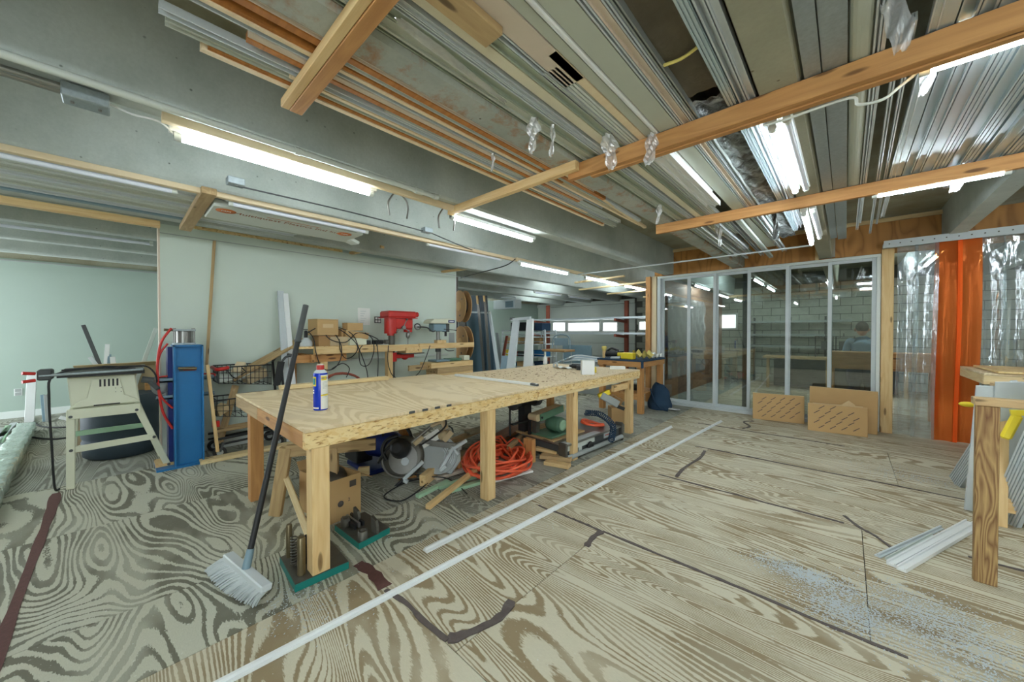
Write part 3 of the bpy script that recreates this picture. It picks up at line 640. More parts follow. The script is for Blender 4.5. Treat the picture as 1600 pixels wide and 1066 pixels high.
B1 = [(-1.84, -1.815, .22, 3.35, 'flat', 'cream_wood'), (-1.812, -1.795, .24, 3.3, 'flat', 'trim_brown'), (-1.79, -1.755, .12, 3.5, 'lip', 'putty'), (-1.752, -1.735, .5, 2.9, 'flat', 'cream_wood'),
      (-1.73, -1.695, .1, 3.2, 'channel', 'lightgrey'), (-1.69, -1.66, .9, 3.4, 'lip', 'white_dull'), (-1.655, -1.63, .33, 2.6, 'flat', 'trim_brown'), (-1.627, -1.60, .33, 2.6, 'flat', 'pinkish'),
      (-1.595, -1.565, -1.5, 2.9, 'channel', 'lightgrey'), (-1.56, -1.54, -1.5, 3.6, 'flat', 'cream_wood'), (-1.538, -1.52, -1.5, 2.2, 'flat', 'trim_brown'), (-1.515, -1.485, .6, 3.0, 'lip', 'white_dull'),
      (-1.48, -1.45, -1.5, 2.7, 'flat', 'trim_brown'), (-1.447, -1.425, -1.5, 2.5, 'lip', 'pinkish')]
for i, (a, b, c, d, k, m) in enumerate(B1): stock(a, b, c, d, z0 + .004 * (i % 3), .03, k, m, '%s %s overhead, %s from the left in the bay before the rusty beam' % (CW[m], KW[k], ORD[i]), G1)
a, b = on(895, 275, z=2.42), on(996, 357, z=2.42)
board('stored_profile', (a.x - .02, 1.7, 2.45), (-1.56, 3.75, 2.45), .03, .025, 'cream_wood', label='pale trim slanting across the others, ending lowest over the room centre', cat='profile')
board('stored_profile', (-1.47, 1.9, 2.47), (-1.49, 3.45, 2.44), .035, .025, 'lightgrey', label='grey channel end left of the slanting pale trim', cat='profile')
G2 = 'profiles stored in the second bay above'; L2 = 'long stored profile in the bay right of the rusty beam'
B2 = [(-1.262, -1.235, -1.5, 4.2, 'channel', 'sage', .02), (-1.23, -1.175, -1.5, 5.9, 'lip', 'putty', .006), (-1.172, -1.125, -1.5, 6.1, 'lip', 'sage', .006), (-1.12, -1.10, -1.5, 5.4, 'channel', 'lightgrey', 0),
      (-1.097, -1.07, -1.5, 6.3, 'lip', 'lightgrey', .0), (-1.05, -1.0, -1.5, 4.6, 'flat', 'cream', .0), (-.995, -.955, -.5, 6.0, 'lip', 'sage', 0), (-.952, -.925, -1.5, 5.5, 'channel', 'lightgrey', 0),
      (-.92, -.83, -1.5, 1.35, 'flat', 'pinkish', 0), (-1.06, -.965, 1.0, 2.6, 'flat', 'pinkish', -.0), (-.955, -.87, 1.22, 4.6, 'ribbed', 'white_dull', 0), (-.866, -.83, 1.15, 3.4, 'flat', 'cream_wood', 0),
      (-.826, -.785, -1.5, 2.9, 'flat', 'putty', .004), (-.783, -.755, -1.5, 3.1, 'round', 'white', -.004), (-.75, -.66, -1.5, 5.6, 'flat', 'putty', 0), (-.655, -.635, -1.5, 5.3, 'channel', 'lightgrey', 0),
      (-.632, -.6, -1.5, 5.2, 'lip', 'pinkish', 0), (-.597, -.58, -1.5, 5.2, 'channel', 'alu', 0), (-.578, -.56, -1.5, 4.9, 'channel', 'alu_dull', .004),
      (-.425, -.385, -1.5, 4.9, 'ribbed', 'mill', 0), (-.38, -.35, -1.5, 4.8, 'channel', 'alu', 0), (-.346, -.315, -1.5, 4.7, 'lip', 'alu', 0)]
for i, (a, b, c, d, k, m, dz) in enumerate(B2):
    z = z0 + dz + (.035 if (a, b) in ((-1.06, -.965),) else 0)
    stock(a, b, c, d, z, .035, k, m, '%s %s overhead, %s rightward from the rusty beam' % (CW[m], KW[k], ORD[i]), G2)
for k, (a, b, c, d, kd, m) in enumerate([(-.86, -.81, 2.2, 3.3, 'lip', 'white'), (-.808, -.765, 2.15, 3.35, 'lip', 'white')]):
    stock(a, b, c, d, z0 - .045, .04, kd, m, ('bright white profile end sticking out below the near crossbar, left one', 'bright white profile end sticking out below the near crossbar, right one')[k], None)
for k in range(8):
    x = -1.2 + .085 * k; stock(x, x + U(.03, .05), 3.9, U(5.2, 6.4), z0 + .0 - .04 * (k % 2), .03, ('lip', 'channel', 'ribbed')[k % 3], ('alu', 'white_dull', 'clear_film', 'lightgrey')[k % 4], '%s profile end, %s from left of those jutting past the farther crossbar' % (('aluminium', 'off-white', 'film-wrapped', 'light grey')[k % 4], ORD[k]), 'profile ends past the farther crossbar', skew=U(-.04, .06))
obj('roof_lining', MB().box(-.66, -.3, -1.5, 6.6, ZD - .09, ZD - .03), 'insulation', label='dark wrinkled insulation lining between stored profiles', cat='insulation')
mb = MB().grid(lambda u, v: (-.57 + .14 * v, 1.9 + 3.4 * u, z0 + .03 + .015 * math.sin(u * 60 + v * 9) * math.sin(v * 14)), 60, 6); obj('foil_sheet', mb, 'foil', label='crumpled silver foil blanket between the profile stacks', cat='foil')
mb = MB().grid(lambda u, v: (-.57 + .14 * v, -1.5 + 3.35 * u, z0 + .035 + .008 * math.sin(u * 40 + v * 9) * math.sin(v * 14)), 60, 6); obj('foil_sheet', mb, 'insulation', label='dark dusty insulation blanket near the top edge of the picture', cat='insulation')
for k, (a, b) in enumerate(((on(1035, 103, z=z0 + .01), on(1092, 72, z=z0 + .01)), (on(1060, 60, z=z0 + .01), on(1062, 0, z=z0 + .01)))) if False else enumerate(((on(1035, 103, z=z0 + .015), on(1092, 72, z=z0 + .015)),)):
    obj('tape_strip', MB().tube([a, (a + b) / 2 + V(0, .02, .003), b], .007, 6), 'mustard', label='yellowish torn tape strip across the dark insulation', cat='tape')
slab('timber_offcut', -.99, -.9, .1, .93, ZB - .03, z0 - .002, 'pine_dull', label='sawn timber end at the top edge beside the black gap', cat='timber')
obj('black_gap_panel', MB().box(-.9, -.66, -1.5, 1.25, z0 + .05, z0 + .06), 'black', name_ok=1) if False else None
obj('gap_shade', MB().box(-.95, -.8, .3, 1.6, z0 + .06, z0 + .07), 'black', label='black plane standing in for the shade in the gap between stored profiles', cat='panel')  # black plane put in as the darkness of the open gap
G3 = 'sheets and profiles stored in the right bay above'; L3 = 'stored metal profile in the bay right of the tube pair'
B3 = [(-.14, -.085, -1.5, 5.6, 'flat', 'galv', 0), (-.08, -.005, -1.5, 5.7, 'flat', 'galv', .0), (.0, .062, -1.5, 3.95, 'round', 'putty', .0), (.066, .085, -1.5, 5.3, 'channel', 'lightgrey', .0), (.088, .1, -1.5, 5.0, 'channel', 'alu', 0),
      (.125, .142, 1.9, 5.6, 'channel', 'alu', 0), (.16, .175, 1.9, 5.2, 'channel', 'alu', .01), (.18, .205, -1.5, 4.9, 'lip', 'alu', 0)]
for i, (a, b, c, d, k, m, dz) in enumerate(B3): stock(a, b, c, d, z0 + dz, .03, k, m, '%s %s overhead, %s rightward from the overhead tube pair' % (CW[m], KW[k], ORD[i]), G3, skew=(.05 if i > 4 else 0))
x = .21
while x < .86:
    wd = U(.035, .06); stock(x, x + wd, -1.5, U(3.85, 4.3), z0 + U(0, .008), .03, ('lip', 'flat', 'ribbed', 'channel')[int(x * 100) % 4], 'mill', 'shiny metal strip overhead, %s from left between wrapped stock and right beam' % ORD[int((x - .2) / .05)], 'shiny metal strips overhead'); x += wd + .004
x = 1.07; NN = -1
while x < 1.75:
    NN += 1; wd = U(.02, .05); stock(x, x + wd, -1.5, U(3.9, 4.8), z0 + U(0, .02), .03, ('ribbed', 'channel', 'lip')[int(x * 100) % 3], 'mill', 'shiny metal strip in the rightmost bay overhead, %s from the beam' % ORD[NN], 'shiny metal strips in the rightmost bay'); x += wd + .008
for k, (px, py, qx, qy) in enumerate(((1370, 330, 1395, 300), (1455, 345, 1475, 310), (1560, 290, 1600, 268))):
    pass
# left siding stack
G4 = 'white siding stacked overhead at left'; L4 = 'white siding board stacked overhead left of the beam'
for i in range(7):
    x = -4.62 + i * .125; stock(x, x + .118, -2.6, 1.35 + .12 * (i % 3), ZB + .004, .03, 'lip', ('lightgrey', 'putty', 'white_dull')[i % 3], 'white siding board overhead at left, %s from the partition side' % ORD[i], G4, name='siding_board', cat='siding')
slab('blue_strip', -4.72, -4.66, -1.4, .42, ZB + .0, ZB + .05, 'blue_grey', label='long blue strip beside the siding stack above the partition', cat='strip')
t = thing('printed_carton', 'long flat white carton with orange logos and printing, overhead', 'carton', (-4.1, 1.2, ZB - .05))
CX0, CX1, CY0, CY1 = -4.2, -3.74, .52, 1.75
obj('carton_body', MB().box(CX0, CX1, CY0, CY1, ZB - .06, ZB - .001), 'white_dull', t, bevel=.008)
obj('end_flap', MB().prism([(0, 0), (.2, -.02), (.22, .004), (.02, .01)], (CX0, CY1 - .02, ZB - .05), (1, 0, 0), (0, 0, 1), (0, .09, -.03)), 'white_dull', t)
fm = Matrix(((0, -1, 0, -3.86), (1, 0, 0, 1.12), (0, 0, 1, 0), (0, 0, 0, 1)))
wtxt = Matrix.Translation((-3.86, 1.12, ZB - .0605)) @ Matrix.Rotation(math.pi / 2, 4, 'Z') @ Matrix.Rotation(math.pi, 4, 'X')
text('printing', 'Multiquest Plastics Intl Inc.', 'rust_brown', wtxt, .085, t)
wtxt2 = Matrix.Translation((-3.8, 1.1, ZB - .0605)) @ Matrix.Rotation(math.pi / 2, 4, 'Z') @ Matrix.Rotation(math.pi, 4, 'X')
obj('printed_line', MB().box(-3.797, -3.789, .9, 1.35, ZB - .0612, ZB - .0601), 'rust_orange', t)
for y in (.62, 1.6):
    o = obj('logo', MB().lathe((-3.85, y, ZB - .0612), [(.0, 0), (.07, 0), (.07, .001), (0, .001)], 20), 'rust_orange', t)
    text('logo_text', 'MPI', 'white', Matrix.Translation((-3.85, y, ZB - .0618)) @ Matrix.Rotation(math.pi / 2, 4, 'Z') @ Matrix.Rotation(math.pi, 4, 'X'), .045, o)
# ------------------------------------------------------------ pipes, conduits, boxes, brackets
obj('pipe', MB().cyl((-2.36, -3, 2.405), (-2.36, 1.68, 2.405), .017).cyl((-2.36, 1.5, 2.405), (-2.36, 1.56, 2.405), .023).cyl((-2.36, 1.66, 2.405), (-2.36, 1.7, 2.405), .022).cyl((-2.36, .7, 2.405), (-2.36, .73, 2.405), .022), 'white_dull', label='long white plastic pipe strapped along the nearest beam', cat='pipe')
p = on(68, 112, z=2.40)
t = thing('junction_box', 'large galvanised junction box at upper left with conduits', 'electrical box', p)
obj('box_body', MB().box(-2.55, -2.45, -.16, -.02, 2.36, 2.42), 'galv', t, bevel=.004); obj('screw', MB().cyl((-2.5, -.05, 2.352), (-2.5, -.05, 2.36), .006), 'steel', t); obj('screw', MB().cyl((-2.5, -.13, 2.352), (-2.5, -.13, 2.36), .006), 'steel', t)
for x in (-2.52, -2.475): obj('conduit', MB().cyl((x, -3, 2.4), (x, -.16, 2.4), .014), 'steel', label='metal conduit entering the large junction box, %s one' % ('left' if x < -2.5 else 'right'), cat='conduit', group='conduits into the junction box')
obj('cable', MB().tube([(-2.5, -.02, 2.4), (-2.5, .05, 2.385), (-2.51, .12, 2.395), (-2.52, .16, 2.39), (-2.56, .2, 2.37)], .005), 'white', label='white cable from junction box to the nearest lit tube', cat='cable')
def small_box(px, py, z, lb):
    p = on(px, py, z=z); t = thing('junction_box', lb, 'electrical box', p)
    obj('box_body', MB().box(p.x - .04, p.x + .04, p.y - .05, p.y + .05, z, z + .05), 'galv', t, bevel=.004); obj('knockout', MB().cyl((p.x, p.y, z - .003), (p.x, p.y, z), .012), 'steel', t); return p
a = small_box(368, 290, 2.40, 'small grey junction box above the aged crossbar'); b = small_box(667, 364, 2.40, 'small grey junction box between two unlit tubes')
obj('cable', MB().tube([a, (a + b) / 2 + V(.02, 0, .01), b + V(0, -.05, .01)], .006).tube([b + V(0, .05, .01), (-3.58, 3.2, 2.41), (-3.56, 3.9, 2.4)], .006), 'darkgrey', label='dark cable along the second beam joining the small boxes', cat='cable')
c = on(805, 405, z=2.4)
obj('cable', MB().tube([c, on(790, 415, z=2.36), on(755, 425, z=2.34), on(720, 434, z=2.36)], .008), 'darkgrey', label='dark cable sagging to the right end of the partition', cat='cable')
def bracket(px, py, lb):
    p = on(px, py, x=-3.5) if False else on(px, py, z=2.40)
    x, y = -2.565, p.y * (-2.565 / p.x)
    t = thing('metal_strap', lb, 'bracket', (x, y, 2.42))
    obj('strap', MB().tube([(x, y - .04, 2.43), (x - .0, y - .07, 2.39), (x, y - .1, 2.33), (x, y - .09, 2.24)], .008, 5), 'steel', t)
    obj('strap', MB().tube([(x, y, 2.43), (x, y + .05, 2.39), (x, y + .07, 2.33), (x, y + .06, 2.25)], .007, 5), 'steel', t)
bracket(625, 305, 'bent metal straps hanging from the beam, left pair'); bracket(700, 325, 'bent metal straps hanging beside the short pale crossbar')
p = on(1080, 407, z=2.37)
obj('conduit', MB().cyl((-3.5, p.y, 2.37), (-.3, p.y, 2.37), .011).cyl((-1.1, p.y, 2.37), (-1.06, p.y, 2.37), .016), 'lightgrey', label='thin grey conduit crossing in front of the plywood infill', cat='conduit')
obj('cable', MB().tube([(-.22, 2.09, 2.33), (0, 2.09, 2.335), (.03, 2.1, 2.30), (.1, 2.1, 2.29), (.15, 2.12, 2.33), (.2, 2.13, 2.37)], .006).tube([(-.3, 2.085, 2.332), (-.22, 2.09, 2.33)], .006), 'white_dull', label='white cable drooping along the near crossbar', cat='cable')
# hanging film scraps
def film(pts, w, label, mat='clear_film'):
    P = catmull([Vector(p) for p in pts], 5); n = len(P); mb = MB()
    ph = U(0, 6)
    def fn(u, v):
        i = min(int(u * (n - 1)), n - 1); p = P[i]; ww = w * (.8 + .2 * math.sin(u * 5 + ph)) * (1 - .35 * u * u)
        return p + V((v - .5) * ww, .35 * ww * math.sin(v * 9 + u * 14), .006 * math.sin(v * 22 + u * 31))
    mb.grid(fn, n - 1, 7); obj('plastic_wrap', mb, mat, label=label, cat='plastic wrap')
for k, (px, py, qx, qy, w, lb) in enumerate([(833, 185, 830, 240, .07, 'torn clear wrap hanging left of the near crossbar'), (863, 195, 860, 245, .04, 'small torn wrap right of the hanging wrap before the crossbar'),
      (948, 210, 955, 265, .09, 'crumpled clear wrap hanging over the near crossbar'), (1018, 208, 1012, 258, .075, 'folded clear wrap strip hanging over the crossbar, right of the crumpled one'),
      (1390, 0, 1408, 80, .07, 'pointed clear wrap hanging at the top right'), (1448, 100, 1440, 150, .05, 'wrinkled wrap tied below the upper right tube'),
      (770, 240, 768, 268, .03, 'tiny wrap scrap hanging from the left trims'), (1030, 320, 1026, 350, .05, 'clear wrap end at the tip of the farther crossbar'),
      (1120, 350, 1125, 385, .06, 'clear wrap hanging past the farther crossbar'), (1208, 330, 1212, 375, .06, 'dark foil wrap bundle hanging by the hanging tube'), (1495, 270, 1490, 300, .07, 'clear wrap fan hanging below the right crossbar tube')]):
    a = on(px, py, z=z0); d = max(.03, (qy - py) / 566 * ((a - V(0, 0, HC)).dot(_fw)) * .8)
    e = on(qx, qy, y=a.y)
    film([a, a * .5 + e * .5 + V(.01, 0, 0), e], w, lb, 'foil' if 'foil' in lb else 'clear_film')
film([on(620, 30, z=z0 - .01), on(700, 90, z=z0 - .01), on(790, 160, z=z0 - .01)], .05, 'clear wrap stretched along the stored cream profile')
# ------------------------------------------------------------ main workbench
TT = .835
XF = -2.08
t = thing('workbench', 'long pine workbench with pale plywood top running down the room', 'workbench', (-2.8, 2.7, 0))
slab('tabletop', -3.74, XF, .655, 2.62, TT - .018, TT, 'ply_top', t)
slab('tabletop', -3.52, XF, 2.626, 4.85, TT - .018, TT, 'osb_pale', t)
slab('apron', XF - .04, XF + .001, .655, 2.60, TT - .108, TT - .019, 'osb', t)
slab('apron', XF - .04, XF + .004, 2.61, 4.85, TT - .085, TT - .019, 'osb', t)
slab('apron', XF - .045, XF - .004, 2.61, 4.85, TT - .118, TT - .086, 'pine_pale', t)
slab('apron', -3.05, XF - .041, .655, .695, TT - .108, TT - .019, 'pine_orange', t, label='front edge board, right piece')
slab('apron', -3.74, -3.055, .655, .695, TT - .108, TT - .019, 'pine_dull', t, label='front edge board, left piece')
slab('apron', -3.74, -3.70, .7, 2.6, TT - .108, TT - .019, 'pine', t); slab('apron', -3.5, -3.46, 2.65, 4.8, TT - .108, TT - .019, 'pine', t)
slab('apron', -3.46, XF - .04, 4.81, 4.85, TT - .108, TT - .019, 'pine', t)
for x, y, w in ((XF - .05, .735, .09), (XF - .05, 2.02, .09), (XF - .05, 3.25, .09), (XF - .05, 4.62, .085), (-3.5, .74, .09), (-3.45, 2.05, .09), (-3.42, 3.3, .09), (-3.42, 4.6, .09)):
    slab('leg', x - .045, x + .045, y - w / 2, y + w / 2, 0, TT - .108, 'pine' if x > -3 else 'pine_orange', t)
slab('stiffener', XF - .09, XF - .045, 4.2, 4.6, .6, .68, 'pine', t)
for y in (1.27, 1.37, 1.47, 1.57):
    slab('dark_mark', XF - .01, XF + .003, y, y + .045, TT - .017, TT - .001, 'darkgrey', t)
mb = MB()
for i in range(150):
    x, y, s = U(-3.3, -2.2), U(2.9, 4.4), U(.004, .016); a = U(0, 3)
    mb.obox(Matrix.Translation((x, y, TT + .001)) @ Matrix.Rotation(a, 4, 'Z'), s * 2, s, .002)
obj('debris', mb, 'wood_dark', label='dark chips and scorch flecks scattered on the far half of the bench', cat='debris', kind='stuff')
board('loose_board', on(437, 606, z=TT + .02), on(605, 590.5, z=TT + .02), .09, .035, 'pine_pale', label='loose pale pine board on the back edge of the bench behind the spray can', cat='board')
a, b = on(712, 586, z=TT + .012), on(840, 602, z=TT + .012)
t = thing('white_profile', 'white metal profile with dark end lying across the bench top', 'profile', (a + b) / 2 - V(0, 0, .012))
board('profile_body', a, b, .035, .024, 'white', t); board('end_plug', b - (b - a).normalized() * .08 + V(0, 0, .003), b + (b - a).normalized() * .003, .036, .022, 'darkgrey', t)
# spray can
p = on(501, 640, z=TT)
t = thing('spray_can', 'blue and white spray can with red cap and small yellow logo on the bench', 'spray can', p)
obj('can_body', MB().lathe(p, [(.040, 0), (.0435, .006), (.0435, .235), (.040, .245)], 28), 'can_blue', t)
obj('shoulder', MB().lathe(p, [(.0405, .245), (.034, .256), (.026, .262), (.024, .266)], 24), 'lightgrey', t)
obj('cap', MB().lathe(p, [(.0235, .266), (.0235, .292), (.021, .296), (.0, .297)], 24), 'red', t)
obj('cap_top', MB().lathe(p, [(.022, .2965), (.02, .303), (.0, .304)], 20), 'pinkish', t, label='pale pink cap top')
view = math.atan2(-p.y, -p.x)
def can_patch(a0, a1, z0_, z1_, r, mat, name, par):
    mb = MB().grid(lambda u, v: (p.x + r * math.cos(view + a0 + (a1 - a0) * u), p.y + r * math.sin(view + a0 + (a1 - a0) * u), p.z + z0_ + (z1_ - z0_) * v), 10, 1); return obj(name, mb, mat, par)
can_patch(.02, 1.5, .008, .233, .0437, 'paper', 'label_panel', t)
can_patch(-1.5, -.62, .16, .222, .0437, 'yellow', 'shield', t); can_patch(-1.5, -.75, .17, .212, .0439, 'teal', 'shield_mark', t)
can_patch(.12, 1.0, .198, .224, .0440, 'yellow', 'small_shield', t); can_patch(.02, 1.5, .095, .105, .0440, 'yellow', 'stripe', t)
for k, (z, tx, s_, m_) in enumerate(((.211, 'WD-40', .014, 'can_blue'),)):
    aa = view + .55; pos = V(p.x + .0446 * math.cos(aa), p.y + .0446 * math.sin(aa), p.z + z)
    W_ = Matrix.Translation(pos) @ Matrix.Rotation(aa + math.pi / 2, 4, 'Z') @ Matrix.Rotation(math.pi / 2, 4, 'X'); text('label_text', tx, m_, W_, s_, t)
for k in range(9): can_patch(.3, 1.15 - .1 * (k % 3), .186 - k * .0085 - (.03 if k > 5 else 0), .188 - k * .0085 - (.03 if k > 5 else 0), .0439, 'grey', 'fine_print', t)
for zc in (.128, .112): can_patch(-1.45, -1.0, zc, zc + .009, .0439, 'white', 'white_mark', t)
can_patch(-1.3, -.25, .012, .022, .0439, 'white', 'white_mark', t)
# things at far end of bench
p = on(852, 569, z=TT); t = thing('bottle', 'small white plastic bottle at the back of the bench', 'bottle', p)
obj('bottle_body', MB().lathe(p, [(.03, 0), (.034, .01), (.034, .1), (.014, .13), (.014, .14)], 18), 'white', t); obj('cap', MB().lathe(p, [(.013, .14), (.01, .185), (.003, .2)], 14), 'white_dull', t)
p = on(868, 571, z=TT + .03); obj('tape_roll', MB().tube([p + V(.03 * math.cos(a * .7), .008 * math.sin(a), .03 * math.sin(a * .7)) for a in range(9)], .012, 8, closed=True), 'lightgrey', label='pale roll of tape beside the white bottle', cat='tape roll')
p = on(918, 585, z=TT); t = thing('white_box', 'square white box standing on the bench before the yellow tape measure', 'box', p, rz=.75)
obj('box_body', MB().obox(WM[t.name] @ Matrix.Translation((0, 0, .085)), .15, .11, .17), 'white', t, bevel=.003); obj('lid', MB().obox(WM[t.name] @ Matrix.Translation((0, 0, .172)), .154, .114, .006), 'white_dull', t)
p = on(928, 582, z=TT); t = thing('tape_measure', 'yellow tape measure beside the square white box', 'tape measure', p, rz=.8)
obj('case', MB().cyl(p + V(-.015, 0, .035), p + V(.02, .01, .035), .035, n=20).box(p.x - .02, p.x + .03, p.y - .02, p.y + .01, p.z, p.z + .03), 'yellow', t); obj('hub', MB().cyl(p + V(-.02, 0, .035), p + V(-.014, 0, .035), .016), 'black', t)
p = on(905, 577, z=TT); t = thing('hand_drill', 'dark cordless drill lying left of the square white box', 'drill', p)
obj('drill_body', MB().cyl(p + V(-.1, -.02, .04), p + V(.03, .02, .04), .032, .036).cyl(p + V(-.14, -.032, .04), p + V(-.1, -.02, .04), .012, .026), 'black', t); obj('grip', MB().bar(p + V(0, 0, .03), p + V(.06, -.09, .03), .045, .04), 'darkgrey', t); obj('battery', MB().bar(p + V(.05, -.08, .03), p + V(.08, -.13, .03), .07, .055), 'black', t)
p = on(965, 577, z=TT); obj('paper_box', MB().obox(Matrix.Translation(p + V(0, 0, .02)) @ Matrix.Rotation(.8, 4, 'Z'), .2, .07, .04), 'paper', bevel=.004, label='flat white packet near the far end of the bench', cat='packet')
p = on(880, 576, z=TT); obj('rag', MB().grid(lambda u, v: (p.x - .12 + .24 * u, p.y - .08 + .16 * v, TT + .006 + .025 * abs(math.sin(u * 6) * math.cos(v * 5))), 14, 10), 'paper', label='crumpled white rag at the back of the bench by the tape roll', cat='rag')
# ------------------------------------------------------------ broom
hA, hB = on(356, 868, z=.14), on(417, 920, z=.12)
hd = (hB - hA).normalized(); bA, bB = on(327, 891, z=.004), on(400, 946, z=.004)
t = thing('broom', 'push broom with black handle and grey-white bristles leaning on the bench corner', 'broom', (bA + bB) / 2)
board('head', hA, hB, .05, .032, 'lightgrey', t, up=((hA + hB) / 2 - (bA + bB) / 2), bevel=.005)
mb = MB(); nb_ = 70
for i in range(nb_):
    for j in range(4):
        u = (i + R() * .8) / nb_; top = hA.lerp(hB, u) + V((j - 1.5) * .009, -(j - 1.5) * .009, -.012); q = bA.lerp(bB, u); q = q.lerp((bA + bB) / 2, -.05)
        bow = .03 * math.sin(math.pi * u); e = q + V(U(-.006, .006) - bow * .6, U(-.006, .006) - bow, .006 + U(0, .006)) + (V((j - 1.5) * .01, -(j - 1.5) * .008, 0))
        m_ = top.lerp(e, .5) + V(0, 0, .008); mb.tube([top, m_, e], .0042, 4, smooth=False)
obj('bristles', mb, 'lightgrey', t, kind='stuff')
hm = (hA + hB) / 2 + V(0, 0, .012); P1 = on(441, 640, y=.638); dd = (P1 - hm).normalized(); top = hm + dd * 1.43
# length so that the grip ends at its height in the photo
for k in range(60):
    q = hm + dd * (.9 + .01 * k); v = q - V(0, 0, HC)
    if PCY - FPX * v.dot(_up) / v.dot(_fw) < 478: top = q; break
obj('socket', MB().cyl(hm, hm + dd * .09, .02, .017), 'blue_grey', t)
obj('handle', MB().cyl(hm + dd * .07, top - dd * .2, .0145, n=14), 'black', t)
obj('grip', MB().cyl(top - dd * .24, top, .0165, n=14).cyl(top - dd * .245, top - dd * .235, .019, n=14), 'darkgrey', t)
# ------------------------------------------------------------ long white strips on the floor
def profile_piece(name, a, b, w, h, mat, label, kind='channel', **k):
    a, b = Vector(a), Vector(b); f = frame(a, b); L = (b - a).length; s = section(kind, w, h) if kind != 'tee' else [(0, 0), (w, 0), (w, h * .35), (w * .65, h * .35), (w * .65, h), (w * .35, h), (w * .35, h * .35), (0, h * .35)]
    if kind in ('lip', 'channel', 'ribbed'): s = [(x, h - y) for x, y in s]
    mb = MB().prism(s, f @ V(0, -w / 2, 0), f.to_3x3() @ V(0, 1, 0), f.to_3x3() @ V(0, 0, 1), f.to_3x3() @ V(L, 0, 0)); return obj(name, mb, mat, None, f, label=label, cat='profile', **k)
profile_piece('white_profile', on(340, 1071, z=0) + V(0, -.1, .001), on(1127, 659, z=0) + V(0, 0, .001), .042, .022, 'white', 'longest white metal profile on the floor, passing nearest the camera', 'tee')
profile_piece('white_profile', on(664, 863, z=0) + V(0, 0, .001), on(1049, 668, z=0) + V(0, 0, .001), .045, .026, 'white', 'second long white metal profile on the floor, beside the bench legs', 'tee')
# four short ones at right
for k, (ax, ay, bx, by, w, h, mt, lb) in enumerate(((1371, 871, 1470, 826, .03, .02, 'lightgrey', 'thin grey profile, leftmost of the short pieces by the right post'), (1388, 877, 1460, 838, .03, .014, 'white_dull', 'short white profile, second from left by the right post'),
        (1392, 885, 1515, 818, .04, .022, 'white', 'wide white profile, third from left by the right post'), (1408, 893, 1524, 825, .04, .022, 'white', 'wide white profile nearest the right post on the floor'))):
    profile_piece('white_profile', on(ax, ay, z=0) + V(0, 0, .001), on(bx, by, z=0) + V(0, 0, .001), w, h, mt, lb, 'lip' if k else 'tee')
# shavings
def shavings(name, pts, n, label, mat='white'):
    mb = MB()
    for i in range(n):
        cx, cy, sx, sy = pts[i % len(pts)]; x, y = random.gauss(cx, sx), random.gauss(cy, sy); s = U(.0015, .0045)
        mb.obox(Matrix.Translation((x, y, .0025)) @ Matrix.Rotation(U(0, 3), 4, 'Z') @ Matrix.Rotation(U(-.5, .5), 4, 'X'), s * 2.2, s, .001)
    obj(name, mb, mat, label=label, cat='shavings', kind='stuff')
c1, c2, c3 = on(1450, 960, z=0), on(1320, 955, z=0), on(1260, 900, z=0)
shavings('metal_shavings', [(c1.x, c1.y, .14, .12), (c1.x + .1, c1.y - .25, .14, .16), (c2.x, c2.y, .1, .08), (c3.x, c3.y, .12, .05)], 7000, 'white metal shavings sprinkled on the floor at lower right', 'lightgrey')
c4 = on(1420, 745, z=0); shavings('metal_shavings', [(c4.x, c4.y, .25, .12)], 700, 'pale shavings on the floor before the orange curtain', 'lightgrey')
c5 = on(470, 940, z=0); shavings('metal_shavings', [(c5.x, c5.y, .12, .08), (-2.4, 1.2, .3, .3), (-2.5, 2.0, .4, .3)], 1400, 'pale dust flecks under the near end of the bench', 'lightgrey')
# ------------------------------------------------------------ press dies
def plate(pts, h, mat_top, mat_side, t):
    b = MB().add([V(p.x, p.y, .002) for p in pts] + [V(p.x, p.y, h) for p in pts], [(3, 2, 1, 0), (4, 5, 6, 7), (0, 1, 5, 4), (1, 2, 6, 5), (2, 3, 7, 6), (3, 0, 4, 7)]); obj('base_plate', b, mat_side, t)
    c = sum(pts, Vector()) / 4; q = [c + (p - c) * .985 for p in pts]
    obj('top_face', MB().add([V(p.x, p.y, h) for p in q] + [V(p.x, p.y, h + .003) for p in q], [(3, 2, 1, 0), (4, 5, 6, 7), (0, 1, 5, 4), (1, 2, 6, 5), (2, 3, 7, 6), (3, 0, 4, 7)]), mat_top, t)
A, B, D_ = on(437, 882, z=0), on(461, 927, z=0), on(545, 889, z=0); Cc = A + D_ - B
t = thing('press_die', 'teal-edged press die with upright posts and coil spring around the near bench leg', 'die', (A + D_) / 2)
S = XF - .105
plate([A, B, V(D_.x, D_.y, 0), Cc], .04, 'iron', 'teal', t)
def onp(px, py, z): return on(px, py, z=z)
for px, py, r, h in ((452, 870, .016, .19), (471, 897, .02, .2)):
    q = onp(px, py, .043); obj('guide_post', MB().lathe(q, [(r, 0), (r, h - .008), (r * .8, h)], 18), 'brassy', t)
q = onp(460, 884, .043); obj('spring', MB().tube([q + V(.016 * math.cos(i * .8), .016 * math.sin(i * .8), .004 + i * .00205) for i in range(78)], .0045, 6, smooth=False), 'iron', t)
q = onp(478, 880, .043); obj('bolt', MB().lathe(q, [(.01, 0), (.01, .1), (.016, .1), (.016, .12), (.006, .12), (.006, .16)], 12), 'black', t)
A, B, D_ = on(523, 830, z=0), on(561, 860, z=0), on(609, 834, z=0); Cc = A + D_ - B
t = thing('press_die', 'teal-edged press die with two bushings beside the open cardboard box', 'die', (A + D_) / 2)
plate([A, B, D_, Cc], .04, 'iron', 'teal', t)
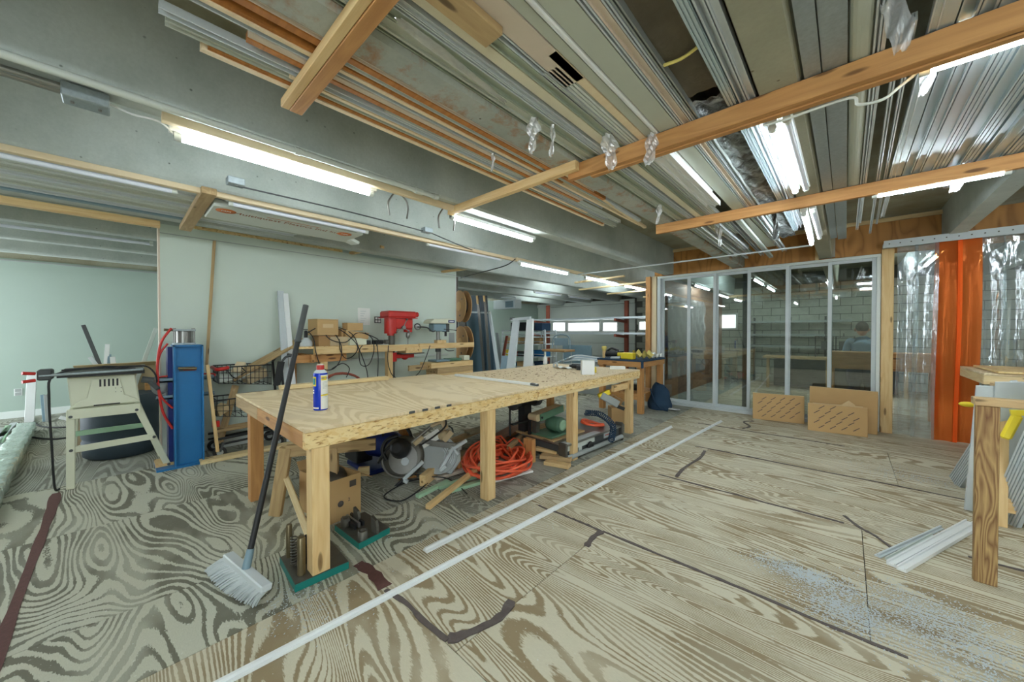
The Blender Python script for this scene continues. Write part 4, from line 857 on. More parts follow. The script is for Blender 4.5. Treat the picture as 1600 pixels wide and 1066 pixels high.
for px, py in ((540, 822), (567, 842)):
    q = onp(px, py, .043); obj('bushing', MB().lathe(q, [(.03, 0), (.03, .055), (.018, .055), (.018, .04), (0, .04)], 20), 'iron', t)
for px, py in ((556, 818), (584, 833)):
    q = onp(px, py, .043); u_ = (Cc - A).normalized(); obj('side_block', MB().prism([(-.035, 0), (.035, 0), (.035, .05), (.02, .085), (-.035, .1)], q, (D_ - Cc).normalized(), (0, 0, 1), u_ * .018), 'iron', t)
for k in range(3):
    a = A.lerp(Cc, .25 + .13 * k); b = B.lerp(D_, .25 + .13 * k); obj('bar', MB().bar(a.lerp(b, .02) + V(0, 0, .065), a.lerp(b, .55) + V(0, 0, .065), .014, .03), ('black', 'steel', 'black')[k], t)
# ------------------------------------------------------------ open cardboard box
F0, F1, F2 = on(516, 820, z=0), on(563, 800, z=0), on(468, 797, z=0)
e1, e2 = (F1 - F0), (F2 - F0); hgt = .3
t = thing('cardboard_box', 'open brown cardboard box with printed symbols behind the near bench leg', 'box', F0 + e1 / 2 + e2 / 2)
def panel(o, a, b, th=.005): n = a.cross(b).normalized() * th; return MB().add([o, o + a, o + a + b, o + b, o + n, o + a + n, o + a + b + n, o + b + n], [(3, 2, 1, 0), (4, 5, 6, 7), (0, 1, 5, 4), (1, 2, 6, 5), (2, 3, 7, 6), (3, 0, 4, 7)])
up_ = V(0, 0, hgt)
for nm, o, a in (('side_panel', F0, e1), ('side_panel', F0, e2), ('side_panel', F1, e2), ('side_panel', F2, e1)): obj(nm, panel(o, a, up_), 'card', t)
obj('bottom_panel', panel(F0 + V(0, 0, .01), e1, e2), 'card_dark', t)
obj('flap', panel(F1 + up_, e2, V(.05, .07, -.04)), 'card_dark', t); obj('flap', panel(F2 + up_, e1, V(-.06, .0, .05)), 'card', t)
n1 = e1.cross(up_).normalized()
if n1.dot(V(0, 0, 0) - F0) < 0: n1 = -n1
f_ = Matrix((e1.normalized(), V(0, 0, 1), n1)).transposed().to_4x4()
def onface(u, z): f2 = f_.copy(); f2.translation = F0 + e1 * u + V(0, 0, z) + n1 * .0065; return f2
o = obj('symbol', MB().obox(onface(.73, .24), .05, .045, .001), 'print', t)
text('symbol_text', '2', 'print', onface(.6, .13), .035, t); obj('round_mark', MB().lathe((onface(.32, .12)).translation, [(.0, 0), (.022, 0), (.022, .001), (0, .001)], 18, n1), 'print', t)
c = F0 + e1 / 2 + e2 / 2
obj('grey_bag', MB().ball(c + V(-.02, .02, .21), .12, .12, .12, 14, 8), 'bronze', label='dark grey bag filling the open cardboard box', cat='bag')
# ------------------------------------------------------------ scrap frame (sawhorse)
t = thing('sawhorse', 'low scrap-wood sawhorse frame with a sloping pale board under the near bench end', 'sawhorse', on(448, 800, z=0))
a, b = on(428, 806, z=0), on(448, 697, z=.0)
ux = on(430, 806, z=0); H_ = .36
pt = ux + V(.02, .05, .36)
board('leg', ux + V(0, 0, .0), on(447, 700, y=ux.y + .05), .085, .036, 'pine_dull', t, up=(1, -1, 0))
q = on(447, 705, y=ux.y + .05); q2 = on(587, 694, z=q.z); board('rail', q, q2, .036, .085, 'pine_dull', t)
a = on(447, 745, z=.26); b = on(492, 862, z=.02); board('brace', a, b, .036, .13, 'pine_pale', t, up=(.3, -.4, 1))
q3 = q.lerp(q2, .5); board('leg', q3, V(q3.x, q3.y, .002), .085, .036, 'pine_dull', t, up=(1, -1, 0))
board('rail', on(560, 737, z=.2), on(577, 736, z=.2), .04, .07, 'pine_pale', t)
board('loose_board', on(312, 722, z=.02), on(505, 684, z=.02), .13, .036, 'pine_pale', label='long pale board lying on the floor from the blue press to under the bench', cat='board')
# ------------------------------------------------------------ blue air tank
c = on(590, 698, z=.2)
t = thing('air_compressor', 'dark blue air tank on blue base under the bench behind the sawhorse', 'compressor', (c.x, c.y, 0))
obj('tank', MB().lathe(c + V(-.25, -.1, .03), [(.02, -.03), (.1, -.02), (.125, .02), (.13, .06), (.13, .42), (.125, .46), (.1, .5), (.02, .51)], 22, (.9, .42, 0)), 'blue_dark', t)
obj('base', MB().box(c.x - .3, c.x + .18, c.y - .18, c.y + .15, .0, .04), 'blue_dark', t, bevel=.005)
obj('motor', MB().box(c.x - .3, c.x - .02, c.y - .2, c.y - .04, .07, .24).cyl((c.x - .32, c.y - .12, .3), (c.x - .02, c.y - .12, .3), .05), 'black', t, bevel=.008)
obj('handle', MB().tube([c + V(.12, 0, .1), c + V(.12, -.03, .25), c + V(.0, -.06, .3)], .012), 'black', t)
# ------------------------------------------------------------ mitre saw
O_ = on(655, 735, z=.1); t = thing('mitre_saw', 'grey metal mitre saw tipped on wood blocks under the bench', 'saw', (O_.x, O_.y, 0))
sr = _rt.copy(); sd = V(-_fw.x, -_fw.y, 0).normalized(); sd = (sd + V(0, 0, .35)).normalized(); su = sd.cross(sr); sc_ = (O_ - V(0, 0, HC)).dot(_fw) / FPX
def Q(px, py, d=0.0): return O_ + sr * ((px - 655) * sc_) + su * ((735 - py) * sc_) + sd * d
def disc(px, py, d, r, th, n=32): return MB().cyl(Q(px, py, d), Q(px, py, d + th), r, n=n)
obj('turntable', disc(683, 712, -.06, .17, .03), 'grey', t); obj('base_wing', MB().prism([(-.21, -.1), (.12, -.17), (.2, -.05), (.18, .1), (-.15, .14)], Q(683, 712, -.1), sr, su, sd * .04), 'grey', t, bevel=.006)
mbr = MB()
for k in range(6): mbr.tube([Q(683, 712, -.025) + sr * ((.06 + .018 * k) * math.cos(a)) + su * ((.06 + .018 * k) * math.sin(a)) for a in (-.6, -.3, 0, .3, .6, .9)], .005, 5)
obj('table_ribs', mbr, 'lightgrey', t)
obj('fence', MB().bar(Q(655, 690, -.0), Q(722, 698, -.0), .03, .06).bar(Q(655, 698, .0), Q(718, 706, .0), .02, .02), 'steel', t, up=None) if False else obj('fence', MB().bar(Q(655, 692, -.0), Q(720, 700, -.0), .03, .05), 'steel', t)
obj('extension_arm', MB().bar(Q(688, 735, .03), Q(707, 700, .03), .03, .03).bar(Q(700, 707, .03), Q(728, 690, .02), .03, .028).bar(Q(706, 700, .03), Q(716, 712, .03), .02, .02).bar(Q(688, 735, .03), Q(697, 728, .03), .05, .03), 'lightgrey', t, bevel=.004)
obj('arm_lever', MB().bar(Q(634, 748, .05), Q(662, 722, .05), .032, .03).bar(Q(634, 748, .05), Q(641, 752, .05), .03, .03), 'lightgrey', t, bevel=.004); obj('lever_grip', MB().cyl(Q(620, 761, .055), Q(635, 747, .05), .013, .016), 'black', t)
obj('blade_guard', MB().lathe(Q(628, 715, -.02), [(.05, .05), (.16, .05), (.185, .04), (.19, .0), (.185, -.01), (.05, -.01)], 36, sd), 'iron', t, label='grey curved blade guard')
obj('blade', disc(630, 718, .034, .13, .004, 44), 'steel', t); obj('blade_flange', disc(634, 722, .04, .035, .012), 'lightgrey', t)
obj('guard_lip', MB().tube([Q(628, 715, .05) + sr * (.175 * math.cos(a)) + su * (.175 * math.sin(a)) for a in (3.0, 3.5, 4, 4.5, 5, 5.5)], .012, 6), 'steel', t)
obj('motor', MB().lathe(Q(627, 703, .04), [(.03, 0), (.085, .01), (.088, .06), (.07, .09), (.06, .16), (.04, .17)], 22, sd), 'black', t, label='black motor housing'); obj('motor_ring', MB().lathe(Q(627, 703, .1), [(.075, 0), (.08, .0), (.08, .012), (.075, .012)], 22, sd), 'darkgrey', t)
obj('handle', MB().tube([Q(607, 720, .08), Q(600, 705, .1), Q(606, 690, .1), Q(622, 684, .09)], .018).tube([Q(594, 724, .08), Q(606, 705, .1), Q(612, 700, .1)], .014), 'black', t)
obj('slide_rails', MB().cyl(Q(640, 694, .02), Q(668, 668, -.02), .016).cyl(Q(646, 700, .02), Q(675, 675, -.02), .012), 'steel', t); obj('rail_clamp', MB().bar(Q(644, 696, .02), Q(656, 684, .0), .06, .04), 'tan', t, bevel=.006)
obj('upper_handle', MB().bar(Q(668, 668, 0), Q(688, 660, 0), .045, .03).bar(Q(684, 656, 0), Q(694, 672, 0), .05, .04), 'tan', t, bevel=.01); obj('handle_loop', MB().tube([Q(676, 657, .02), Q(690, 655, .03), Q(693, 668, .03), Q(676, 684, .03), Q(655, 698, .03)], .008), 'black', t)
obj('pivot_head', MB().ball(Q(690, 682, -.02), .06, .06, .05, 14, 9).bar(Q(690, 690, 0), Q(702, 676, 0), .05, .05), 'tan', t); obj('adjust_knob', MB().tube([Q(698, 668, .02), Q(704, 672, .04), Q(706, 678, .04)], .007), 'black', t)
obj('white_plate', MB().bar(Q(656, 696, .01), Q(684, 678, .0), .09, .006, up=tuple(sd)), 'paper', t)
obj('rear_lever', MB().tube([Q(626, 668, -.05), Q(634, 678, -.03), Q(640, 690, 0)], .016), 'black', t)
c = on(665, 742, z=0)
obj('saw_cable', MB().tube([c + V(-.05, .0, .12), on(640, 740, z=.05), on(690, 744, z=.01), on(640, 752, z=.01), on(600, 775, z=.01), on(625, 783, z=.01), on(650, 770, z=.01), on(668, 755, z=.02)], .006).tube([on(655, 745, z=.06), on(700, 748, z=.03), on(730, 772, z=.01)], .005), 'black', label='black power cord looping on the floor before the mitre saw', cat='cord')
# ------------------------------------------------------------ wood scraps
def px_board(x0, y0, zz0, x1, y1, zz1, w, h, mat, label, grp=None, name='scrap_board', **k):
    return board(name, on(x0, y0, z=zz0), on(x1, y1, z=zz1), w, h, mat, label=label, cat='board', group=grp, **k)
px_board(668, 793, .02, 758, 723, .09, .045, .036, 'pine', 'long pine strip sticking toward the camera from the scrap heap')
px_board(622, 742, .04, 650, 738, .04, .09, .07, 'pine_orange', 'short block propping the left side of the mitre saw')
px_board(660, 752, .05, 680, 735, .06, .06, .1, 'pine', 'upright block propping the front of the mitre saw')
px_board(690, 733, .03, 755, 703, .07, .06, .04, 'pine_dull', 'dull board leaning into the orange hose coil')
px_board(680, 748, .02, 765, 722, .03, .05, .03, 'pinkish', 'pale pinkish strip in the scrap heap before the mitre saw')
for k, (a, b, c_, d) in enumerate(((652, 776, 700, 752), (685, 762, 765, 738), (700, 768, 770, 748))):
    px_board(a, b, .015, c_, d, .015, .045, .028, 'green_pale', ('pale green strip on the floor, nearest of three', 'pale green strip on the floor, middle of three', 'pale green strip on the floor, farthest right of three')[k], 'pale green strips before the mitre saw', name='green_strip')
px_board(705, 690, .1, 760, 668, .1, .1, .035, 'pine_dull', 'board behind the mitre saw toward the orange hose'); px_board(730, 676, .15, 762, 668, .15, .12, .035, 'wood_grey', 'grey-brown plank on top of the boards behind the hose')
px_board(770, 690, .06, 830, 655, .06, .2, .04, 'wood_dark', 'dark brown plank behind the orange hose coil'); px_board(795, 700, .12, 838, 660, .14, .05, .035, 'pine_dull', 'slanting stick between the coil and the belt sander')
px_board(838, 700, .07, 872, 708, .07, .09, .036, 'pine', 'board end with red stain below the black machine'); px_board(845, 712, .045, 893, 718, .045, .1, .04, 'pine_dull', 'upper board of the pair at the foot of the black machine')
px_board(852, 722, .02, 890, 729, .02, .09, .036, 'pine', 'lower board of the pair at the foot of the black machine')
px_board(712, 728, .05, 727, 722, .05, .1, .08, 'pine_orange', 'small orange-brown block under the mitre saw arm'); px_board(700, 722, .03, 760, 700, .03, .2, .03, 'wood_grey', 'grey board under the orange hose coil')
px_board(755, 755, .012, 830, 735, .012, .07, .02, 'paper', 'white strip sticking out below the hose coil', name='white_strip')
# ------------------------------------------------------------ orange hose
def hose(center, n, r0, r1, label, zb=.02, sq=.8, rot=.9, rr=.009, mat='orange', tail=None, shift=0.0):
    mb = MB(); pts = []
    for k in range(n):
        r = r0 + (r1 - r0) * ((k * 7) % n) / n; cx = center.x - shift * r * math.cos(rot); cy = center.y - shift * r * math.sin(rot)
        ph = U(0, 6)
        for j in range(14):
            a = 2 * math.pi * j / 14; q = V(r * math.cos(a), r * sq * math.sin(a), 0); q = Matrix.Rotation(rot, 3, 'Z') @ q
            pts.append(V(cx + q.x + .012 * math.sin(ph + j), cy + q.y + .012 * math.cos(ph + j * 1.3), zb + .0075 * k * (.6 + .4 * math.cos(a * 2 + ph)) + .02 * (1 + math.cos(a - math.pi)) ))
    if tail: pts += tail
    mb.tube(pts, rr, 6, seg=2); return obj('hose_coil', mb, mat, label=label, cat='hose')
c = (on(852, 720, z=.05) + on(720, 700, z=.05)) / 2; a_ = on(800, 752, z=.02)
c = V(-2.56, 2.56, 0)
hose(c, 20, .2, .58, 'large orange hose coil heaped under the bench behind a leg', .02, .62, 2.3, .0115, shift=-.0)
hose(on(925, 664, z=.2), 5, .1, .15, 'small orange hose coil on top of the black machine', .19, .8, .8, .011)
# ------------------------------------------------------------ black machine with rails
FL, FR = on(897, 727, z=0) + V(-.09, 0, 0), on(980, 690, z=0) + V(-.08, 0, 0); LB = on(822, 676, z=0)
e1 = FR - FL; ln = e1.length; e1n = e1.normalized(); nb2 = V(-e1n.y, e1n.x, 0)
if nb2.dot(LB - FL) < 0: nb2 = -nb2
dp = .62
t = thing('machine_body', 'black machine body with rails and grey control panel, under the far bench end', 'machine', FL + e1 / 2 + nb2 * dp / 2)
def MBX(u0, u1, d0, d1, z0_, z1_):
    o = FL; return MB().add([o + e1n * u + nb2 * d + V(0, 0, z) for z in (z0_, z1_) for u, d in ((u0, d0), (u1, d0), (u1, d1), (u0, d1))], [(3, 2, 1, 0), (4, 5, 6, 7), (0, 1, 5, 4), (1, 2, 6, 5), (2, 3, 7, 6), (3, 0, 4, 7)])
obj('body', MBX(0, ln, .03, dp, .02, .16), 'darkgrey', t, bevel=.006); obj('top_plate', MBX(-.01, ln + .01, 0, dp + .02, .16, .18), 'steel', t, bevel=.003)
obj('end_plate', MBX(-.03, -.0, -.02, .09, .0, .2), 'iron', t, bevel=.01); obj('end_plate', MBX(ln, ln + .03, -.02, .09, .0, .22), 'iron', t, bevel=.01)
obj('rail', MB().cyl(FL + nb2 * .0 + V(0, 0, .05) - nb2 * .01, FR + V(0, 0, .05) - nb2 * .01, .025), 'grey', t)
obj('white_panel', MBX(.05, ln * .5, .024, .03, .1, .15), 'white_dull', t); obj('white_panel', MBX(ln * .68, ln * .88, .024, .03, .09, .15), 'lightgrey', t); obj('red_mark', MBX(ln * .7, ln * .8, .02, .024, .12, .128), 'red', t)
obj('scale_plate', MBX(.02, ln * .6, .02, .1, .18, .184), 'lightgrey', t)
obj('hand_wheel', MB().lathe(FL + e1n * (ln * .38) + V(0, 0, .08) + nb2 * .0, [(.02, -.02), (.05, -.02), (.055, 0), (.05, .0), (.02, .0)], 18, nb2), 'black', t)
obj('outlet', MBX(ln * .22, ln * .27, .02, .03, .05, .1), 'white_dull', t)
tp = FL + e1n * .08
slab('base_board', 0, 1, 0, 1, 0, 1, 'pine_dull', None) if False else obj('plywood_base', MBX(-.02, ln * .5, .16, dp + .1, .182, .2), 'pine_dull', label='plywood base under the green belt sander', cat='board')
# belt sander
def SP(u, d, z): return FL + e1n * u + nb2 * d + V(0, 0, z)
c0 = SP(.12, .4, .2)
t = thing('belt_sander', 'green bench belt and disc sander standing on a plywood base', 'sander', c0)
obj('base', MBX(-.0, .4, .2, .5, .2, .225), 'green', t, bevel=.006)
obj('motor', MB().lathe(SP(.22, .22, .31), [(.02, 0), (.075, .01), (.085, .03), (.085, .17), (.07, .2), (.03, .2)], 22, nb2), 'green', t, label='round green motor')
obj('motor_ring', MB().lathe(SP(.22, .215, .31), [(.03, -.004), (.06, -.004), (.06, .01), (.03, .01)], 20, nb2), 'green_pale', t)
obj('belt', MB().bar(SP(-.1, .36, .43), SP(.33, .36, .47), .12, .07).cyl(SP(-.1, .3, .43), SP(-.1, .42, .43), .038).cyl(SP(.33, .3, .47), SP(.33, .42, .47), .038), 'tan', t)
obj('belt_cover', MB().bar(SP(-.08, .29, .43), SP(.32, .29, .475), .012, .075), 'green', t); obj('cover_bolt', MB().cyl(SP(-.06, .275, .43), SP(-.06, .285, .43), .012), 'black', t)
obj('stand', MB().box(0, 0, 0, 0, 0, 0) if False else MBX(.0, .06, .42, .48, .22, .42), 'iron', t)
obj('frame', MB().tube([SP(-.28, .55, .22), SP(-.28, .55, .52), SP(-.24, .55, .56), SP(-.1, .55, .56)], .012).bar(SP(-.3, .5, .36), SP(.0, .5, .36), .05, .012).bar(SP(-.02, .5, .2), SP(-.02, .5, .36), .03, .03), 'black', t)
t = thing('bench_grinder', 'dark bench grinder behind the belt sander, in bench shadow', 'grinder', SP(.05, .75, .35))
obj('grinder_body', MB().cyl(SP(-.08, .66, .55), SP(.22, .66, .55), .07, n=18).bar(SP(.07, .66, .2), SP(.07, .66, .5), .1, .12), 'black', t); obj('wheel_guard', MB().cyl(SP(-.14, .66, .56), SP(-.08, .66, .56), .1), 'darkgrey', t); obj('wheel_guard', MB().cyl(SP(.22, .66, .56), SP(.28, .66, .56), .1), 'darkgrey', t)
obj('wheel', MB().cyl(SP(.285, .66, .56), SP(.3, .66, .56), .07), 'grey', t)
slab('wood_block', SP(-.24, .3, 0).x - .06, SP(-.24, .3, 0).x + .06, SP(-.24, .3, 0).y - .03, SP(-.24, .3, 0).y + .03, .0, .24, 'pine_orange', label='orange-brown wood block left of the sander on its base', cat='block')
# coiled air hose
q0, q1, q2, q3 = on(915, 645, z=.33), on(938, 648, z=.33), on(957, 665, z=.24), on(955, 688, z=.12)
ctr = catmull([q0, q1, q2, q3], 30); mb = MB(); P = []
for i in range(len(ctr) * 2):
    k = i / 2; a = ctr[int(k)]; d = (ctr[min(int(k) + 1, len(ctr) - 1)] - ctr[max(int(k) - 1, 0)]).normalized(); s1 = d.cross(V(0, 0, 1)).normalized(); s2 = d.cross(s1)
    P.append(a + s1 * (.035 * math.cos(i * .95)) + s2 * (.035 * math.sin(i * .95)))
obj('coiled_hose', mb.tube(P, .006, 5, smooth=False), 'navy', label='dark blue coiled air hose over the black machine', cat='hose')
# small cartons
a = on(966, 662, z=0)
t = thing('small_carton', 'brown carton with printed lines behind the coiled hose', 'carton', (a.x - .02, a.y, 0)); Wc = WM[t.name] @ Matrix.Rotation(.75, 4, 'Z')
obj('carton_body', MB().obox(Wc @ Matrix.Translation((0, 0, .13)), .22, .2, .24), 'card', t, bevel=.004)
for k in range(3): obj('printed_line', MB().obox(Wc @ Matrix.Translation((.111, 0, .17 - k * .035)), .001, .12 - .02 * k, .01), 'print', t)
obj('small_carton', MB().obox(Matrix.Translation(WM[t.name].translation + V(-.02, 0, .33)) @ Matrix.Rotation(.6, 4, 'Z') @ Matrix.Rotation(.5, 4, 'Y'), .16, .13, .12), 'card_dark', bevel=.004, label='small tilted carton on top of the brown carton', cat='carton')
# stapler-like yellow tool hanging
a = on(956, 632, z=.45)
t = thing('nail_gun', 'yellow and grey nail gun resting low beyond the bench', 'tool', a + V(0, 0, -.0)); 
obj('tool_body', MB().bar(a + V(-.1, -.1, .12), a + V(.05, .06, .0), .08, .09), 'grey', t, bevel=.01); obj('magazine', MB().bar(a + V(-.12, -.12, .1), a + V(-.02, -.02, .16), .06, .06), 'yellow', t, bevel=.01); obj('nose', MB().bar(a + V(.03, .04, -.02), a + V(.1, .12, -.06), .05, .04), 'black', t)
# ------------------------------------------------------------ wall bench along the partition
XB = -4.85
def wp(px, py, x=XB): return on(px, py, x=x)
yl, yr, ytop = wp(466, 540).y, wp(741, 536).y, 1.17
t = thing('side_bench', 'narrow high pine bench against the partition carrying cartons and cables', 'workbench', (XB - .2, 2.4, 0))
yj = wp(655, 540).y
slab('front_rail', XB - .04, XB, yl + .18, yj, ytop - .1, ytop - .005, 'pine', t); slab('front_rail', XB - .04, XB, yj + .005, yr, ytop - .085, ytop, 'pine', t, label='right end rail sticking out past the partition')
slab('tabletop', XP + .02, XB - .041, yl, wp(596, 540).y, ytop - .03, ytop, 'osb', t)
slab('end_rail', XP + .02, XB + .02, yl + .14, yl + .18, ytop - .2, ytop - .1, 'pine_orange', t); slab('side_rail', XB - .1, XB - .06, yl - .03, yl + .6, ytop - .2, ytop - .105, 'pine_orange', t)
yy = wp(505, 560).y
slab('leg', XB - .13, XB - .04, yy - .02, yy + .07, 0, ytop - .2, 'pine', t); slab('leg', XB - .13, XB - .04, yj - .5, yj - .42, 0, ytop - .1, 'pine', t); slab('rear_ledger', XP + .001, XP + .03, yl + .2, yr - .2, .93, .96, 'white_dull', t)
slab('rear_leg', XP + .02, XP + .1, yl + .02, yl + .1, 0, ytop - .035, 'pine_orange', t)
# cartons on it
def carton(p, sx, sy, sz, rz, label, name='small_carton', mat='card', tilt=0, tape=True):
    W_ = Matrix.Translation(p) @ Matrix.Rotation(rz, 4, 'Z') @ Matrix.Rotation(tilt, 4, 'X')
    t = thing(name, label, 'carton', p); obj('carton_body', MB().obox(W_ @ Matrix.Translation((0, 0, sz / 2)), sx, sy, sz), mat, t, bevel=.004)
    obj('lid_flap', MB().obox(W_ @ Matrix.Translation((0, 0, sz + .004)), sx * 1.01, sy * 1.01, .006), 'card_pale', t)
    if tape: obj('packing_tape', MB().obox(W_ @ Matrix.Translation((sx / 2 + .001, 0, sz * .6)), .002, sy * .5, sz * .25), 'card_pale', t).name
    return t
XC = XB - .18
a = wp(505, 512, XC); carton(V(XC, a.y, ytop + .14), .26, .27, .2, .1, 'square brown carton at the left end of the wall bench')
a = wp(528, 526, XC); obj('flat_carton', MB().obox(Matrix.Translation((XC, a.y, ytop + .06)) @ Matrix.Rotation(.1, 4, 'Z'), .2, .3, .12), 'tan', bevel=.004, label='grey-tan carton with yellow stickers behind the cables', cat='carton')
obj('spacer_board', MB().box(XC - .12, XC + .1, wp(490, 0, XC).y, wp(516, 0, XC).y, ytop + .0, ytop + .135), 'card_dark', label='brown carton bottom under the square carton', cat='carton')
a = wp(553, 515, XC); carton(V(XC, a.y, ytop + .1), .2, .32, .08, .0, 'long low brown carton under the small one on the wall bench', tape=False, tilt=-.12)
carton(V(XC - .02, wp(552, 505, XC).y, ytop + .2), .16, .22, .1, .05, 'small brown carton topmost of the stack on the wall bench', tape=False)
carton(V(XC - .05, wp(535, 510, XC).y, ytop + .12), .15, .1, .1, .3, 'little carton behind the low brown carton', tape=False)
obj('sandpaper_pack', MB().obox(Matrix.Translation((XC + .03, wp(553, 522, XC).y, ytop + .05)) @ Matrix.Rotation(.2, 4, 'Z'), .16, .26, .095), 'beige', bevel=.003, label='pale pack with yellow label under the low carton', cat='packet')
obj('sticker', MB().box(XC + .112, XC + .114, wp(546, 0, XC + .11).y, wp(552, 0, XC + .11).y, ytop + .03, ytop + .08), 'yellow', label='yellow sticker on the pale pack', cat='sticker')
a = wp(478, 528, XC); t = thing('bottle', 'squat pump bottle at the left end of the wall bench', 'bottle', (XC, a.y, ytop)); obj('bottle_body', MB().lathe((XC, a.y, ytop), [(.07, 0), (.075, .02), (.075, .06), (.03, .1), (.025, .11)], 18), 'lightgrey', t); obj('pump', MB().lathe((XC, a.y, ytop), [(.02, .11), (.02, .19), (.01, .2)], 12).bar((XC, a.y - .05, ytop + .21), (XC, a.y + .02, ytop + .21), .015, .012), 'black', t)
for k, (px, lb) in enumerate(((590, 'dark adapter lying on the wall bench near the paper'), (606, 'dark clamp at the right end of the cables on the wall bench'), (570, 'black power tool among the cables on the wall bench'))):
    a = wp(px, 530, XC); obj('power_adapter', MB().obox(Matrix.Translation((XC, a.y, ytop + .035)) @ Matrix.Rotation(.3 + k, 4, 'Z'), .1, .14, .06), ('black', 'iron', 'darkgrey')[k], bevel=.008, label=lb, cat='adapter')
def cab(pts, label, x=XB + .015, r=.006, mat='black'):
    P = [on(px, py, x=x + (dx if len(q) else 0)) for (px, py, *q) in pts for dx in [q[0] if q else 0]]
    obj('power_cable', MB().tube(P, r, 6), mat, label=label, cat='cable')
cab([(482, 518, -.15), (490, 530, 0), (494, 552), (503, 575), (520, 577), (532, 562), (533, 540), (522, 520, -.1), (512, 512, -.15)], 'black cable looping in front of the left bench post')
cab([(523, 510, -.15), (545, 525, -.05), (559, 542), (552, 556), (540, 560), (532, 548), (530, 530, -.02)], 'black cable loop hanging below the square carton')
cab([(525, 510, -.15), (550, 522, -.08), (561, 545), (572, 575), (575, 592)], 'black cable hanging from the low carton down behind the bench')
cab([(570, 520, -.1), (582, 530, 0), (584, 550), (576, 570), (564, 570), (561, 550), (566, 540)], 'black cable loop under the small carton stack')
cab([(589, 538), (591, 560), (590, 590)], 'straight black cable hanging right of the loops')
cab([(607, 540), (606, 565), (612, 585), (622, 592)], 'black cable hanging beside the red drill column'); cab([(672, 540), (665, 560), (655, 582), (642, 592)], 'black cable hanging below the grey drill press')
cab([(481, 520, -.1), (500, 512, -.1), (515, 530, -.05), (540, 535, -.03), (560, 520, -.1), (590, 530, -.05), (588, 540)], 'black cable lying across the wall bench top'); cab([(518, 577), (535, 568), (546, 576), (541, 590)], 'thin dark cable loop behind the loose board')
obj('hose_loop', MB().tube([V(XB + .0, wp(530, 0).y + .28 * math.cos(a * .6) , .62 + .16 * math.sin(a * .6) + .01 * (a % 5)) for a in range(32)], .012, 6, seg=2), 'red_rust', label='brown rubber hose coiled against the wall bench post', cat='hose')
# paper, outlets
def wallplate(px0, py0, px1, py1, x, mat, label, name, cat, th=.004):
    a, b = on(px0, py1, x=x), on(px1, py0, x=x); t = thing(name, label, cat, V(x, (a.y + b.y) / 2, a.z)); obj('plate', MB().box(x, x + th, a.y, b.y, a.z, b.z), mat, t, bevel=.001); return t, a, b
t, a, b = wallplate(559, 482, 578, 508, XP, 'paper', 'sheet of white paper pinned to the partition behind the cartons', 'paper_sheet', 'paper', .002)
for k in range(6): obj('handwriting', MB().box(XP + .0021, XP + .0026, a.y + .04, b.y - .06 - .02 * (k % 3), b.z - .05 - k * .035, b.z - .047 - k * .035), 'blue_grey', t)
t, a, b = wallplate(585, 495, 595, 505, XP, 'darkgrey', 'four-gang outlet plate on the partition left of the red drill press', 'outlet_plate', 'outlet', .008)
for u in (.28, .72):
    for v in (.28, .72): obj('socket', MB().box(XP + .008, XP + .011, a.y + (b.y - a.y) * (u - .16), a.y + (b.y - a.y) * (u + .16), a.z + (b.z - a.z) * (v - .16), a.z + (b.z - a.z) * (v + .16)), 'white', t)
t, a, b = wallplate(22, 607, 35, 619, -9.6, 'white', 'white wall outlet on the far left wall', 'outlet_plate', 'outlet', .008)
for v in (.25, .75): obj('socket', MB().box(-9.592, -9.59, (a.y + b.y) / 2 - .03, (a.y + b.y) / 2 + .03, a.z + (b.z - a.z) * v - .025, a.z + (b.z - a.z) * v + .025), 'grey', t)
t, a, b = wallplate(701, 520, 710, 545, XP, 'grey', 'faded notice on the right edge of the partition', 'notice', 'notice', .002)
cab([(331, 372), (330, 420), (327, 470), (325, 540), (326, 575), (331, 622), (335, 690)], 'x', -5.2) if False else board('wood_lath', on(335, 376, x=XP + .02), on(323, 570, x=XP + .1), .035, .01, 'pine_dull', label='thin brown lath leaning up the partition beside the blue press', cat='lath')
board('stick', on(324, 570, x=-4.9), on(340, 706, x=-4.9), .03, .03, 'pine', label='pine stick leaning between the blue press and the cart', cat='stick')
